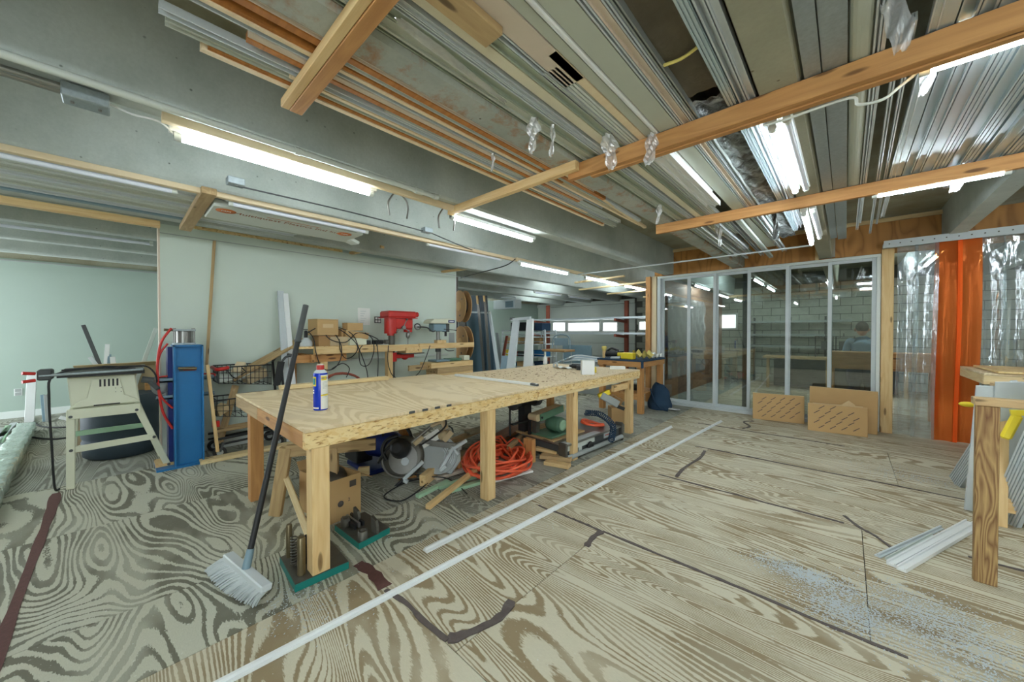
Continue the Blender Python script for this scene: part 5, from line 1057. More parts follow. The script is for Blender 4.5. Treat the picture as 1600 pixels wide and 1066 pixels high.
# red drill press
def drill_red():
    x = XB - .12; c = wp(612, 592, x); y = c.y; g = lambda px, py: on(px, py, x=x)
    t = thing('drill_press', 'red floor-standing drill press at the wall bench', 'drill press', (x, y, 0))
    obj('column', MB().cyl((x, y, .05), (x, y, g(612, 505).z), .045, n=18), 'iron', t); obj('base', MB().box(x - .16, x + .18, y - .14, y + .14, 0, .05), 'red', t, bevel=.01)
    a, b = g(600, 500), g(640, 490); zc = g(620, 493).z
    ya, yb = g(598, 0).y, g(642, 0).y
    obj('belt_cover', MB().box(x - .14, x + .14, ya, yb, zc - .04, zc + .06), 'red', t, bevel=.02); obj('cover_lip', MB().box(x - .145, x + .145, ya - .01, yb + .01, zc - .045, zc - .035), 'red', t)
    obj('cover_end', MB().box(x - .12, x + .12, yb, yb + .06, zc - .02, zc + .055), 'red', t, bevel=.02)
    y1, y2 = g(612, 0).y, g(641, 0).y; z2 = g(620, 514).z
    obj('head', MB().box(x - .09, x + .1, y1 - .02, y2 - .03, z2, zc - .04), 'red', t, bevel=.015); obj('nose', MB().cyl((x, y2 - .06, z2 - .05), (x, y2 - .06, zc - .04), .065, n=18), 'red', t)
    obj('motor', MB().cyl((x + .02, ya + .09, z2 - .07), (x + .02, ya + .09, zc - .045), .09, n=20).cyl((x + .02, ya + .09, z2 - .1), (x + .02, ya + .09, z2 - .07), .05, n=16), 'red', t)
    for k in range(3): obj('handle', MB().cyl((x + .1, y2 - .2, z2 + .02), (x + .13, y2 - .2 + .12 * math.cos(k * 2.1 + .9), z2 + .02 + .12 * math.sin(k * 2.1 + 3.6)), .007).ball((x + .13, y2 - .2 + .12 * math.cos(k * 2.1 + .9), z2 + .02 + .12 * math.sin(k * 2.1 + 3.6)), .016), 'steel', t)
    obj('feed_hub', MB().cyl((x + .1, y2 - .2, z2 + .02), (x + .13, y2 - .2, z2 + .02), .03), 'steel', t)
    obj('chuck', MB().lathe((x, y2 - .06, z2 - .05), [(.02, 0), (.03, -.02), (.03, -.07), (.012, -.1)], 16), 'steel', t); obj('drill_bit', MB().cyl((x, y2 - .06, z2 - .25), (x, y2 - .06, z2 - .14), .006), 'steel', t)
    zt = g(620, 556).z
    obj('table_bracket', MB().cyl((x, y, zt - .08), (x, y, zt + .05), .075, n=18).box(x - .04, x + .06, y, g(642, 0).y, zt - .035, zt + .02).ball((x, y + .22, zt - .01), .06), 'red', t, bevel=.004)
    obj('table', MB().box(x - .15, x + .15, y + .08, g(653, 0).y, zt + .025, zt + .04), 'iron', t); obj('wood_pad', MB().box(x - .12, x + .14, y + .16, g(650, 0).y, zt + .041, zt + .12), 'pine', t)
drill_red()
def drill_grey():
    x = XB - .12; g = lambda px, py: on(px, py, x=x); y = g(683, 0).y
    t = thing('drill_press', 'small grey and green-topped bench drill press on a pine stand', 'drill press', (x, y, g(683, 562).z))
    zt = g(683, 562).z
    obj('base', MB().box(x - .12, x + .13, y - .12, y + .18, zt - .03, zt - .0), 'blue_grey', t, bevel=.006); obj('column', MB().cyl((x, y, zt), (x, y, g(0, 520).z if False else g(683, 515).z), .028, n=16).cyl((x, y + .045, zt), (x, y + .045, g(683, 530).z), .014), 'steel', t)
    ya, yb = g(665, 0).y, g(703, 0).y; zc = g(685, 503).z
    obj('belt_cover', MB().prism([(0, 0), (yb - ya, -.0), (yb - ya, .06), (yb - ya - .05, .085), (.06, .07), (0, .03)], (x - .1, ya, zc - .03), (0, 1, 0), (0, 0, 1), (.22, 0, 0)), 'beige', t, bevel=.008)
    obj('badge', MB().box(x + .121, x + .123, yb - .14, yb - .01, zc - .015, zc + .03), 'blue_dark', t); obj('badge_mark', MB().box(x + .1235, x + .124, yb - .12, yb - .03, zc, zc + .015), 'white', t)
    obj('head', MB().box(x - .07, x + .08, g(672, 0).y, g(692, 0).y, zc - .16, zc - .03), 'blue_grey', t, bevel=.012); obj('motor', MB().cyl((x, g(697, 0).y - .02, zc - .17), (x, g(697, 0).y - .02, zc - .03), .06, n=18), 'darkgrey', t)
    obj('chuck', MB().cyl((x + .02, g(694, 0).y, zc - .24), (x + .02, g(694, 0).y, zc - .17), .02), 'black', t)
    obj('feed_handle', MB().cyl((x + .08, y + .06, zc - .12), (x + .1, y + .3, zc - .14), .006).ball((x + .1, y + .3, zc - .14), .012), 'black', t)
    L = g(652, 511); obj('lamp_arm', MB().tube([V(x + .08, g(674, 0).y, zc - .15), V(x + .1, g(668, 0).y, zc - .16), V(x + .1, g(660, 0).y, zc - .1), L], .011), 'darkgrey', t)
    obj('lamp_head', MB().lathe(L, [(.05, .0), (.055, .02), (.04, .06), (.02, .08)], 16, (-.6, .6, .3)), 'darkgrey', t); obj('lamp_lens', MB().lathe(L, [(.0, -.002), (.042, -.002), (.042, .002), (0, .002)], 16, (-.6, .6, .3)), 'lightgrey', t)
    obj('table_bracket', MB().box(x - .06, x + .08, y - .06, y + .1, g(683, 542).z - .02, g(683, 542).z + .02).cyl((x, y, g(683, 545).z - .05), (x, y, g(683, 545).z + .03), .045), 'darkgrey', t)
    obj('crank', MB().tube([(x + .05, y + .1, g(0, 545).z if False else zt + .18), (x + .06, y + .16, zt + .14), (x + .06, y + .28, zt + .14)], .007), 'black', t)
    s = thing('drill_stand', 'stacked pine timber stand under the grey drill press', 'stand', (x, y, 0))
    y0, y1 = g(663, 0).y, g(729, 0).y
    zz = zt - .035
    for k in range(3): slab('timber', x - .16, x + .16, y0 + (.12 if k else 0), y1, zz - .09 * (k + 1), zz - .09 * k - .004, 'pine' if k != 1 else 'pine_dull', s)
    slab('side_arm', x + .02, x + .06, g(634, 0).y, y0 + .1, zz - .11, zz - .025, 'pine_dull', s)
    for yy in (y0 + .2, y1 - .1): slab('leg', x - .05, x + .05, yy - .045, yy + .045, 0, zz - .275, 'pine', s)
    obj('tool_tray', MB().box(x - .05, x + .13, g(694, 0).y, g(713, 0).y, zt - .032, zt + .01), 'green', bevel=.006, label='green and grey tray on the pine drill stand', cat='tray')
    obj('parts_box', MB().box(x - .0, x + .14, g(716, 0).y, g(725, 0).y, zt - .032, zt + .05), 'beige', bevel=.006, label='small cream parts box at the right end of the drill stand', cat='box')
    obj('wood_block', MB().box(x + .05, x + .14, g(674, 0).y, g(688, 0).y, ytop + .0, ytop + .05), 'pine', label='pine block on the wall bench rail before the grey drill press', cat='block')
drill_grey()
# leaning profiles behind broom
for k, (a, b, w_, m, lb) in enumerate((((438, 455, .02), (447, 600, .33), .07, 'lightgrey', 'long light grey profile leaning on the partition behind the broom, left one'), ((446, 459, .04), (458, 600, .37), .055, 'white', 'long white profile leaning on the partition behind the broom, right one'))):
    A = on(a[0], a[1], x=XP + .04 + .03 * k); B = on(b[0], b[1], x=XP + .28); d = (B - A).normalized(); B = A + d * ((A.z - .02) / -d.z)
    board('leaning_profile', A, B, .03, w_, m, label=lb, cat='profile', up=(0, 1, 0))
# ------------------------------------------------------------ blue press
x0, y0, y1 = -4.87, .36, .585
t = thing('press', 'tall blue steel column press with red hoses beside the table saw', 'press', (x0 - .1, .47, 0))
obj('web', MB().box(x0 - .05, x0 - .035, y0 + .01, y1 - .01, 0, 1.21), 'blue', t)
obj('flange', MB().box(x0 - .09, x0 + .02, y0, y0 + .014, 0, 1.22), 'blue', t); obj('flange', MB().box(x0 - .09, x0 + .02, y1 - .014, y1, 0, 1.22), 'blue', t)
obj('rear_column', MB().box(x0 - .3, x0 - .1, y0 - .035, y1 - .02, 0.02, 1.2), 'blue_dark', t, bevel=.004)
obj('cap_plate', MB().box(x0 - .3, x0 + .02, y0, y1, 1.205, 1.22), 'blue', t)
obj('foot_plate', MB().box(x0 - .35, x0 + .03, y0 - .13, y1 + .02, 0, .02), 'blue', t)
for z in (.89, .72):
    obj('shelf', MB().box(x0 - .16, x0 - .09, y0 - .12, y0, z - .04, z - .025).box(x0 - .16, x0 - .09, y1, y1 + .1, z - .04, z - .025).box(x0 - .095, x0 - .09, y0 - .12, y0, z - .04, z + .0).box(x0 - .095, x0 - .09, y1, y1 + .1, z - .04, z), 'blue_grey', t)
cx, cy = x0 - .15, (y0 + y1) / 2 - .02
obj('cylinder', MB().lathe((cx, cy, 1.22), [(.06, 0), (.06, .14)], 24), 'steel', t)
obj('cylinder_plate', MB().box(cx - .085, cx + .085, cy - .085, cy + .085, 1.36, 1.38), 'galv', t, bevel=.004); obj('cylinder_plate', MB().box(cx - .085, cx + .085, cy - .085, cy + .085, 1.222, 1.24), 'galv', t)
for sx in (-1, 1):
    for sy in (-1, 1): obj('tie_rod', MB().cyl((cx + sx * .072, cy + sy * .072, 1.23), (cx + sx * .072, cy + sy * .072, 1.39), .007), 'steel', t)
obj('valve_fitting', MB().cyl((cx, cy - .08, 1.37), (cx + .01, cy - .15, 1.375), .012).cyl((x0 + .0, cy - .06, .99), (x0 + .0, cy + .08, .98), .014), 'brassy', t)
obj('slot', MB().box(x0 - .0345, x0 - .033, cy - .05, cy + .07, .955, 1.0), 'darkgrey', t)
obj('slot_pipes', MB().cyl((x0 - .03, cy - .05, .985), (x0 - .03, cy + .08, .975), .008).cyl((x0 - .03, cy - .02, .97), (x0 - .03, cy + .08, .965), .006), 'red', t)
g = lambda px, py: on(px, py, x=x0 - .08)
obj('hose', MB().tube([g(268, 513), g(252, 535), g(246, 570), g(248, 610), g(255, 645), g(270, 670)], .011), 'red', t, label='red air hose')
obj('hose', MB().tube([g(262, 537), g(249, 556), g(246, 590), g(252, 620), g(270, 638)], .009), 'red', t, label='red air hose')
obj('hose', MB().tube([(x0 - .13, y0 - .11, .9), (x0 - .12, y0 - .02, .91), (x0 - .12, y1 + .08, .905), (x0 - .1, y1 + .1, .88)], .008), 'red', t)
# ------------------------------------------------------------ table saw on stand
g = lambda px, py, x=-4.93: on(px, py, x=x)
t = thing('table_saw', 'cream-coloured table saw with dirty black top on a splayed metal stand', 'table saw', (-5.15, -.05, 0))
XS_ = -4.93
TL, TR_ = g(108, 645), g(218, 632); TL.z = .655; TR_.z = .655
Lf, Rf = V(-4.86, -.3, 0), V(-5.02, .345, 0)
def stand_leg(top, bot):
    board('leg', top, bot, .05, .05, 'beige', t, up=(1, 0, 0), bevel=.004)
BX = -5.5
stand_leg(V(XS_, -.29, .67), V(-4.9, -.295, 0)); stand_leg(V(XS_, .1, .67), V(-4.99, .325, 0)); stand_leg(V(BX, -.29, .67), V(BX - .05, -.33, 0)); stand_leg(V(BX, .1, .67), V(BX - .0, .3, 0))
board('top_rail', V(XS_ + .03, -.31, .64), V(XS_ + .03, .13, .635), .02, .085, 'beige', t); board('top_rail', V(BX, -.31, .64), V(BX, .13, .64), .02, .08, 'beige', t)
board('cross_rail', V(XS_ + .02, -.3, .33), V(XS_ + .0, .215, .34), .02, .055, 'beige', t); board('cross_rail', V(BX, -.3, .36), V(BX, .2, .36), .02, .05, 'green_pale', t)
for y in (-.29, .1): board('side_rail', V(XS_, y, .64), V(BX, y, .64), .02, .08, 'beige', t)
for (y, z) in ((-.29, .62), (-.29, .33), (.105, .62), (.22, .34), (.32, .05)): obj('bolt', MB().cyl((XS_ + .028, y, z), (XS_ + .045, y, z), .012), 'darkgrey', t)
yb0, yb1 = -.31, .13
obj('saw_body', MB().add([V(XS_ - .0, yb0 + .02, .68), V(XS_, yb1, .68), V(BX + .02, yb1, .68), V(BX + .02, yb0 + .02, .68), V(XS_ + .0, yb0, .96), V(XS_ + .0, yb1 - .03, .96), V(BX, yb1 - .03, .96), V(BX, yb0, .96)],
    [(3, 2, 1, 0), (4, 5, 6, 7), (0, 1, 5, 4), (1, 2, 6, 5), (2, 3, 7, 6), (3, 0, 4, 7)]), 'beige', t, bevel=.01)
obj('front_relief', MB().prism([(yb0 + .01, .69), (yb1 - .0, .69), (yb1 - .03, .73), (yb1 - .1, .77), (yb1 - .13, .93), (yb0 + .14, .93), (yb0 + .11, .77), (yb0 + .04, .73)], (XS_ - .002, 0, 0), (0, 1, 0), (0, 0, 1), (.018, 0, 0)), 'beige', t, bevel=.006)
for k in range(5): obj('vent_slot', MB().box(XS_ + .0165, XS_ + .018, -.125 + k * .026, -.113 + k * .026, .86, .925), 'black', t)
for k in range(4): obj('screw_hole', MB().box(XS_ + .0165, XS_ + .018, -.03 + .035 * (k % 2), -.024 + .035 * (k % 2), .80 + .035 * (k // 2), .806 + .035 * (k // 2)), 'black', t)
obj('front_slot', MB().box(XS_ + .0165, XS_ + .02, -.16, .0, .692, .702), 'black', t)
obj('saw_top', MB().box(XS_ + .03, BX - .04, -.36, .16, .965, 1.0), 'iron', t, bevel=.004); obj('fence_rail', MB().box(XS_ + .03, XS_ + .06, -.36, .16, .962, .995), 'black', t)
obj('rail_tube', MB().cyl((XS_ + .07, -.45, .99), (XS_ + .07, .15, 1.0), .012), 'galv', t)
obj('fence_lever', MB().box(XS_ - .05, XS_ + .08, -.46, -.38, .95, 1.04), 'darkgrey', t, bevel=.01); obj('lever_tip', MB().cyl((XS_ + .06, -.47, 1.01), (XS_ + .09, -.53, 1.02), .013), 'red', t); obj('lever_tip', MB().cyl((XS_ + .06, -.47, .955), (XS_ + .09, -.53, .95), .013), 'red', t)
obj('crank', MB().cyl((XS_ + .0, .14, .9), (XS_ + .0, .22, .88), .03).cyl((XS_, .19, .88), (XS_ + .05, .25, .8), .02), 'darkgrey', t)
obj('saw_cable', MB().tube([(XS_ + .06, .1, 1.01), (XS_ + .05, -.2, 1.03), (XS_ + .06, -.38, .98), (XS_ + .07, -.4, .8), (XS_ + .07, -.39, .4), (XS_ + .05, -.38, .05), (XS_ + .0, -.36, .01)], .008), 'black', label='black power cord hanging down the left side of the table saw', cat='cord')
obj('cable_bundle', MB().tube([(-5.02, -.3, 1.012), (-5.05, -.1, 1.03), (-5.0, .05, 1.02), (-4.98, .17, 1.02), (-4.93, .23, .95), (-4.95, .25, .85)], .007).tube([(-5.1, -.35, 1.012), (-5.12, -.1, 1.02), (-5.05, .15, 1.02)], .006), 'black', label='dark cables heaped on the table saw top', cat='cable')
obj('silver_bag', MB().ball((-5.05, .27, .82), .07, .07, .1, 14, 10), 'clear_film', label='crumpled silvery plastic bag right of the table saw body', cat='bag')
obj('wood_pad', MB().box(-5.2, -4.95, .23, .37, .021, .045), 'pine', label='small pine pad under the right foot of the saw stand', cat='block')
# barrel bin and carton behind
t = thing('barrel_bin', 'dark blue-grey plastic barrel behind the saw stand', 'bin', (-5.95, .02, 0))
obj('barrel', MB().lathe((-5.95, .02, 0), [(.26, 0), (.3, .03), (.31, .18), (.3, .2), (.31, .23), (.31, .44), (.3, .46), (.31, .49), (.3, .62), (.27, .66)], 30), 'slate', t)
t = thing('large_carton', 'large flat-topped carton standing behind the table saw holding profile offcuts', 'carton', (-6.6, .1, 0))
YC = on(116, 580, x=-6.3).y
obj('carton_body', MB().box(-6.8, -6.3, YC, .55, 0, .95), 'tan', t, bevel=.004); obj('lid_flap', MB().add([V(-6.3, YC, .95), V(-6.3, .55, .95), V(-6.15, .55, 1.0), V(-6.15, YC, .98), V(-6.3, YC, .956), V(-6.3, .55, .956), V(-6.15, .55, 1.006), V(-6.15, YC, .986)], [(3, 2, 1, 0), (4, 5, 6, 7), (0, 1, 5, 4), (1, 2, 6, 5), (2, 3, 7, 6), (3, 0, 4, 7)]), 'card_pale', t)
t = thing('crate', 'slatted orange-brown wood crate behind the saw stand', 'crate', (-6.0, .6, 0))
for k in range(4): slab('slat', -6.1, -6.08, .2, .62, .06 + k * .2, .2 + k * .2, 'pine_orange', t)
for y in (.2, .58): slab('post', -6.13, -6.1, y, y + .04, 0, .8, 'pine_orange', t)
for k, (a, b, w_, m, lb) in enumerate((((130, 508), (160, 580), .035, 'darkgrey', 'dark grey stick standing in the carton behind the saw'), ((141, 558), (157, 580), .04, 'lightgrey', 'short grey-green curved offcut behind the saw'), ((168, 538), (165, 580), .04, 'white', 'white profile offcut standing upright behind the saw'),
        ((171, 554), (170, 580), .03, 'blue_grey', 'blue-grey stub beside the upright white offcut'), ((176, 558), (178, 580), .045, 'white', 'white hooked offcut behind the saw'), ((244, 513), (218, 583), .04, 'white_dull', 'long pale profile leaning right behind the saw'), ((201, 572), (201, 582), .03, 'white', 'short white stub near the right of the saw top'))):
    A, B = on(a[0], a[1], x=-6.4 + .02 * k), on(b[0], b[1], x=-6.35 + .02 * k); B = A + (B - A) * 1.5
    board('profile_offcut', A, B, w_, w_ * .6, m, label=lb, cat='offcut', up=(1, 0, 0))
# left floor things
a0, a1 = on(-60, 858, z=.0), on(52, 676, z=0)
t = thing('wrapped_beam', 'long plastic-wrapped timber lying on the floor at the left edge', 'beam', (a0 + a1) / 2)
A = on(-30, 790, z=.07); B = on(42, 668, z=.06); A = A + (A - B) * .12; dirn = (B - A).normalized(); A.z = .07; B.z = .07
fr_ = frame(A, B); L_ = (B - A).length
def fnw(u, v):
    a = 2 * math.pi * v; r = .07 * (1 + .08 * math.sin(u * 50 + a * 2)); c_, s_ = math.cos(a), math.sin(a); q = max(abs(c_), abs(s_)); return fr_ @ V(u * L_, r * c_ / q * 1.1, .0 + r * s_ / q * .8)
obj('beam_core', MB().bar(A, B, .12, .1), 'galv', t); obj('film_wrapping', MB().grid(fnw, 60, 16), 'wrap_dull', t)
for k, (a, b, w_, m, lb) in enumerate((((50, 583), (46, 656), .09, 'white', 'tall white profile standing against the left wall'), ((66, 617), (70, 659), .04, 'blue_grey', 'short blue-grey profile standing by the left wall, left of pair'), ((71, 617), (74, 659), .035, 'grey', 'short grey profile standing by the left wall, right of pair'), ((93, 652), (106, 655), .05, 'white', 'white stub lying at the left wall'))):
    xx = -8.9 + .05 * k; A = on(a[0], a[1], x=xx); B = on(b[0], b[1], x=xx)
    if k < 3: d = B - A; B = A + d * ((A.z - .005) / (A.z - B.z))
    board('standing_profile', A, B, .03, w_, m, label=lb, cat='profile', up=(0, 1, 0))
for k in range(3):
    a, b = on(-20, 705 + 14 * k, z=.02), on(22 - 8 * k, 662 + 4 * k, z=.02); board('floor_profile', a, b, .06, .03, ('lightgrey', 'green_pale', 'grey')[k], label=('grey profile lying beyond the wrapped beam, farthest', 'pale green profile lying beyond the wrapped beam', 'grey profile lying right against the wrapped beam')[k], cat='profile')
obj('floor_cable', MB().tube([on(45, 650, z=.01), on(60, 665, z=.01), on(90, 668, z=.01), on(140, 665, z=.01), on(200, 660, z=.01)], .012).tube([on(48, 683, z=.01), on(90, 686, z=.01), on(150, 676, z=.01)], .012), 'black', label='black cables on the dusty floor left of the saw', cat='cable')
# ------------------------------------------------------------ shopping cart
t = thing('shopping_cart', 'black wire shopping cart loaded with wood scraps beside the blue press', 'cart', (-5.0, .9, 0))
xa, xb = -4.93, -5.28; ya, yb = .72, 1.2
def wire_basket(z0_, z1_, ya, yb, taper, name):
    mb = MB(); n = 12
    for x in (xa, xb):
        for i in range(n + 1):
            y = ya + (yb - ya) * i / n; zb = z0_ + taper * (1 - i / n); mb.cyl((x, y, zb), (x, y, z1_), .0035, n=5, cap=False)
        for z in (0, .33, .66, 1): mb.cyl((x, ya, z0_ + taper + (z1_ - z0_ - taper) * z), (x, yb, z0_ + (z1_ - z0_) * z), .0035, n=5, cap=False)
    for y, zb in ((ya, z0_ + taper), (yb, z0_)):
        for i in range(7):
            x = xa + (xb - xa) * i / 6; mb.cyl((x, y, zb), (x, y, z1_), .0035, n=5, cap=False)
        for z in (zb, z1_): mb.cyl((xa, y, z), (xb, y, z), .005, n=6, cap=False)
    for i in range(9):
        y = ya + (yb - ya) * i / 8; zb = z0_ + taper * (1 - i / 8); mb.cyl((xa, y, zb), (xb, y, zb), .0035, n=5, cap=False)
    for x in (xa, xb): mb.cyl((x, ya, z1_), (x, yb, z1_), .007, n=6)
    obj(name, mb, 'black', t)
wire_basket(.74, .97, ya, yb, .06, 'upper_basket'); wire_basket(.33, .62, ya - .02, yb + .14, .12, 'lower_basket')
obj('frame', MB().tube([(xa, ya - .05, .2), (xa, yb + .08, .23), (xa, yb + .14, .3), (xa, yb + .1, .98)], .014).tube([(xb, ya - .05, .2), (xb, yb + .08, .23), (xb, yb + .14, .3), (xb, yb + .1, .98)], .014).tube([(xa, ya - .05, .14), (xa, yb + .14, .17)], .012).tube([(xb, ya - .05, .14), (xb, yb + .14, .17)], .012), 'black', t)
obj('side_plate', MB().bar((xa + .01, yb + .05, .72), (xa + .01, yb + .1, 1.0), .02, .07), 'black', t); obj('handle', MB().tube([(xa, yb + .1, .98), (xa, yb + .15, 1.05), (xa, yb + .22, 1.07), (xb, yb + .22, 1.07), (xb, yb + .15, 1.05), (xb, yb + .1, .98)], .014), 'darkgrey', t)
obj('corner_guard', MB().tube([(xb, ya - .01, .95), (xa + .0, ya - .01, .95), (xa, ya + .08, .965)], .02), 'red', t, label='red plastic corner guard'); obj('corner_guard', MB().box(xa - .03, xa + .02, ya - .06, ya + .0, .34, .4), 'red', t)
for x, y in ((xa, ya), (xb, ya), (xa, yb + .06), (xb, yb + .06)):
    w_ = obj('wheel', MB().cyl((x - .015, y, .06), (x + .015, y, .06), .06, n=20), 'black', t); obj('wheel_hub', MB().cyl((x + .015, y, .06), (x + .018, y, .06), .03), 'grey', w_)
    obj('fork', MB().bar((x, y, .07), (x, y + .03, .16), .05, .02), 'darkgrey', t)
for k, (a, b, w_, h_, m, lb) in enumerate((((-5.1, .85, .82), (-5.22, 1.62, 1.26), .13, .035, 'pine_dull', 'long board sticking out of the cart up to the right'), ((-5.05, .72, .84), (-5.15, 1.1, .86), .1, .06, 'white_dull', 'pale plaster block in the upper cart basket'), ((-5.02, .88, .9), (-5.1, .95, 1.0), .09, .03, 'cream_wood', 'small pale offcut standing in the upper cart basket'),
        ((-5.1, .98, .8), (-5.15, 1.18, .88), .12, .1, 'tan', 'tan wood block at the handle end of the cart basket'), ((-5.12, .74, .1), (-5.14, .9, .74), .06, .04, 'pine_dull', 'board standing between the two cart baskets'), ((-5.1, .7, .27), (-5.15, 1.5, .27), .1, .03, 'pine_dull', 'board lying under the lower cart basket'),
        ((-5.05, .7, .47), (-5.1, .8, .52), .1, .08, 'card_pale', 'pale block at the front of the lower cart basket'))):
    board('scrap_board', a, b, w_, h_, m, label=lb, cat='board', up=(.2, 0, 1))
obj('hook_bracket', MB().tube([(-4.99, .8, .93), (-4.98, .84, .86), (-4.98, .88, .83)], .006, smooth=False).tube([(-4.99, .93, .95), (-4.98, .97, .9), (-4.98, .92, .87)], .006, smooth=False), 'black', label='two small black bent brackets in the upper cart basket', cat='bracket')
# ------------------------------------------------------------ reels at the partition end
def reel(c, r, w_, axis, label):
    t = thing('cable_reel', label, 'reel', c - V(0, 0, r)); a = Vector(axis).normalized()
    for s in (-1, 1): obj('flange', MB().cyl(c + a * (s * w_ / 2), c + a * (s * (w_ / 2 + .015)), r, n=32), 'card_dark', t, bevel=.002)
    obj('drum', MB().cyl(c - a * w_ / 2, c + a * w_ / 2, r * .5, n=24), 'black', t)
    s = -1 if (c - a).length < (c + a).length else 1
    obj('hub_plate', MB().cyl(c + a * (s * (w_ / 2 + .015)), c + a * (s * (w_ / 2 + .025)), r * .3, n=20), 'card', t)
    for k in range(3): q = c + a * (s * (w_ / 2 + .016)) + Matrix.Rotation(k * 2.1, 3, a) @ (a.orthogonal().normalized() * r * .6); obj('hole', MB().cyl(q, q + a * s * .004, .018), 'black', t)
ax = V(.26, .97, 0)
c = on(722, 479, y=4.42); t0 = reel(c, .3, .1, ax, 'upper brown cardboard cable reel at the right end of the partition')
c2 = on(724, 536, y=4.42); reel(c2, .32, .1, ax, 'lower brown cardboard cable reel at the right end of the partition')
slab('reel_stand', c.x - .25, c.x - .19, c.y + .0, c.y + .06, 0, 2.42, 'bronze', label='dark upright behind the two cable reels', cat='stand')
obj('reel_spindle', MB().cyl((c.x - .2, c.y, c.z), (c.x + .12, c.y, c.z), .015), 'steel', label='steel spindle through the upper cable reel', cat='spindle')
obj('reel_spindle', MB().cyl((c2.x - .2, c2.y, c2.z), (c2.x + .12, c2.y, c2.z), .015), 'steel', label='steel spindle through the lower cable reel', cat='spindle')
# leaning screens and cardboard strips
YS = 6.4
def quad_board(pix, y0, mat, name, parent=None, th=.03, dy=.0, **k):
    P = [on(px, py, y=y0 + d) for px, py, d in pix]; n = Vector((0, th, 0)); mb = MB().add(P + [p + n for p in P], [(0, 1, 2, 3), (7, 6, 5, 4), (0, 4, 5, 1), (1, 5, 6, 2), (2, 6, 7, 3), (3, 7, 4, 0)]); return obj(name, mb, mat, parent, **k)
def lean(px0t, px1t, pyt, px0b, px1b, y, mat, name, parent=None, th=.03, yb=None, **k):
    yb = y - .35 if yb is None else yb
    A, B = on(px0t, pyt, y=y), on(px1t, pyt, y=y); 
    def foot(px):
        best = None
        for i in range(40, 400):
            q = on(px, 500 + i, y=yb)
            if q.z <= .01: return q
        return q
    Cc, D = foot(px1b), foot(px0b); n = V(0, th, 0); P = [A, B, Cc, D]
    return obj(name, MB().add(P + [p + n for p in P], [(0, 1, 2, 3), (7, 6, 5, 4), (0, 4, 5, 1), (1, 5, 6, 2), (2, 6, 7, 3), (3, 7, 4, 0)]), mat, parent, **k)
t = thing('screen_panel', 'tall dark blue mesh screen panels leaning with a white frame right of the reels', 'screen', on(755, 640, y=YS))
lean(728, 763, 486, 733, 783, YS, 'slate_blue', 'mesh', t); lean(730, 760, 462, 735, 770, YS + .12, 'slate', 'rear_mesh', t, yb=YS - .2)
lean(762, 766, 486, 780, 785, YS - .04, 'lightgrey', 'stile', t); A, B = on(728, 488, y=YS - .05), on(765, 489, y=YS - .05); board('rail', A, B, .03, .04, 'lightgrey', t)
for k, (a, b, c_, d) in enumerate(((744, 748, 756, 760), (755, 759, 765, 769))):
    lean(a, b, 463, c_, d, YS - .06 - .01 * k, 'bronze', 'strip', label='dull grey strip leaning over the dark screens, ' + ('left one', 'right one')[k], cat='strip', th=.012); 
    P0, P1 = on((a + b) / 2 - 1, 462, y=YS - .08), on((a + b) / 2 + 2, 486, y=YS - .085); board('cardboard_edge', P0, P1, .02, .07, 'card', label='brown cardboard edge protector at the top of the ' + ('left', 'right') [k] + ' grey strip', cat='cardboard')
lean(716, 726, 488, 722, 732, YS - .3, 'bronze', 'bronze_profile', label='dark bronze profile leaning left of the dark screens', cat='profile', th=.05); A = on(714, 498, y=4.7); board('white_stick', A, V(A.x + .02, A.y - .15, .0), .03, .02, 'white', label='thin white stick between the two cable reels', cat='stick')
# duct
A, B = on(762, 470, y=8.2), on(795, 474, y=8.2)
t = thing('air_duct', 'grey air duct with a vent grille beyond the dark screens', 'duct', (A + B) / 2); obj('duct_body', MB().box(A.x - .05, B.x, 8.5, 8.8, B.z - .14, B.z + .16), 'lightgrey', t, bevel=.01); obj('grille', MB().box(B.x - .42, B.x - .08, 8.48, 8.5, B.z - .1, B.z + .1), 'blue_grey', t)
for k in range(5): obj('louvre', MB().box(B.x - .4, B.x - .1, 8.47, 8.48, B.z - .08 + .036 * k, B.z - .07 + .036 * k), 'darkgrey', t)
obj('duct_pipe', MB().cyl((A.x - .05, 8.4, B.z + .25), (B.x + .1, 8.4, B.z + .2), .02).cyl((B.x + .1, 8.4, B.z + .2), (B.x + .1, 8.4, B.z - .15), .02), 'lightgrey', label='thin pipe running above and down the end of the duct', cat='pipe')
# leaning door frame
YD = 6.0
t = thing('door_frame', 'white aluminium door frame leaning beyond the bench, open in the middle', 'frame', on(820, 640, y=YD))
lean(801, 810, 500, 786, 799, YD, 'lightgrey', 'stile', t, th=.05); lean(823, 832, 498, 814, 829, YD, 'white', 'stile', t, th=.05)
A, B = on(799, 500, y=YD), on(829, 497, y=YD); board('rail', A, B, .06, .06, 'lightgrey', t); obj('corner_block', MB().box(A.x - .02, A.x + .06, YD - .03, YD + .05, A.z, A.z + .05), 'darkgrey', t)
lean(784, 796, 556, 776, 790, YD - .1, 'blue_grey', 'short_panel', label='short blue-grey panel leaning left of the white door frame', cat='panel')
lean(774, 778, 520, 783, 790, YD + 1.2, 'grey', 'frame_piece', label='grey frame piece leaning behind the dark screens', cat='profile'); lean(790, 793, 525, 776, 780, YD + 1.0, 'red_rust', 'wood_piece', label='reddish stick leaning between screens and door frame', cat='stick')
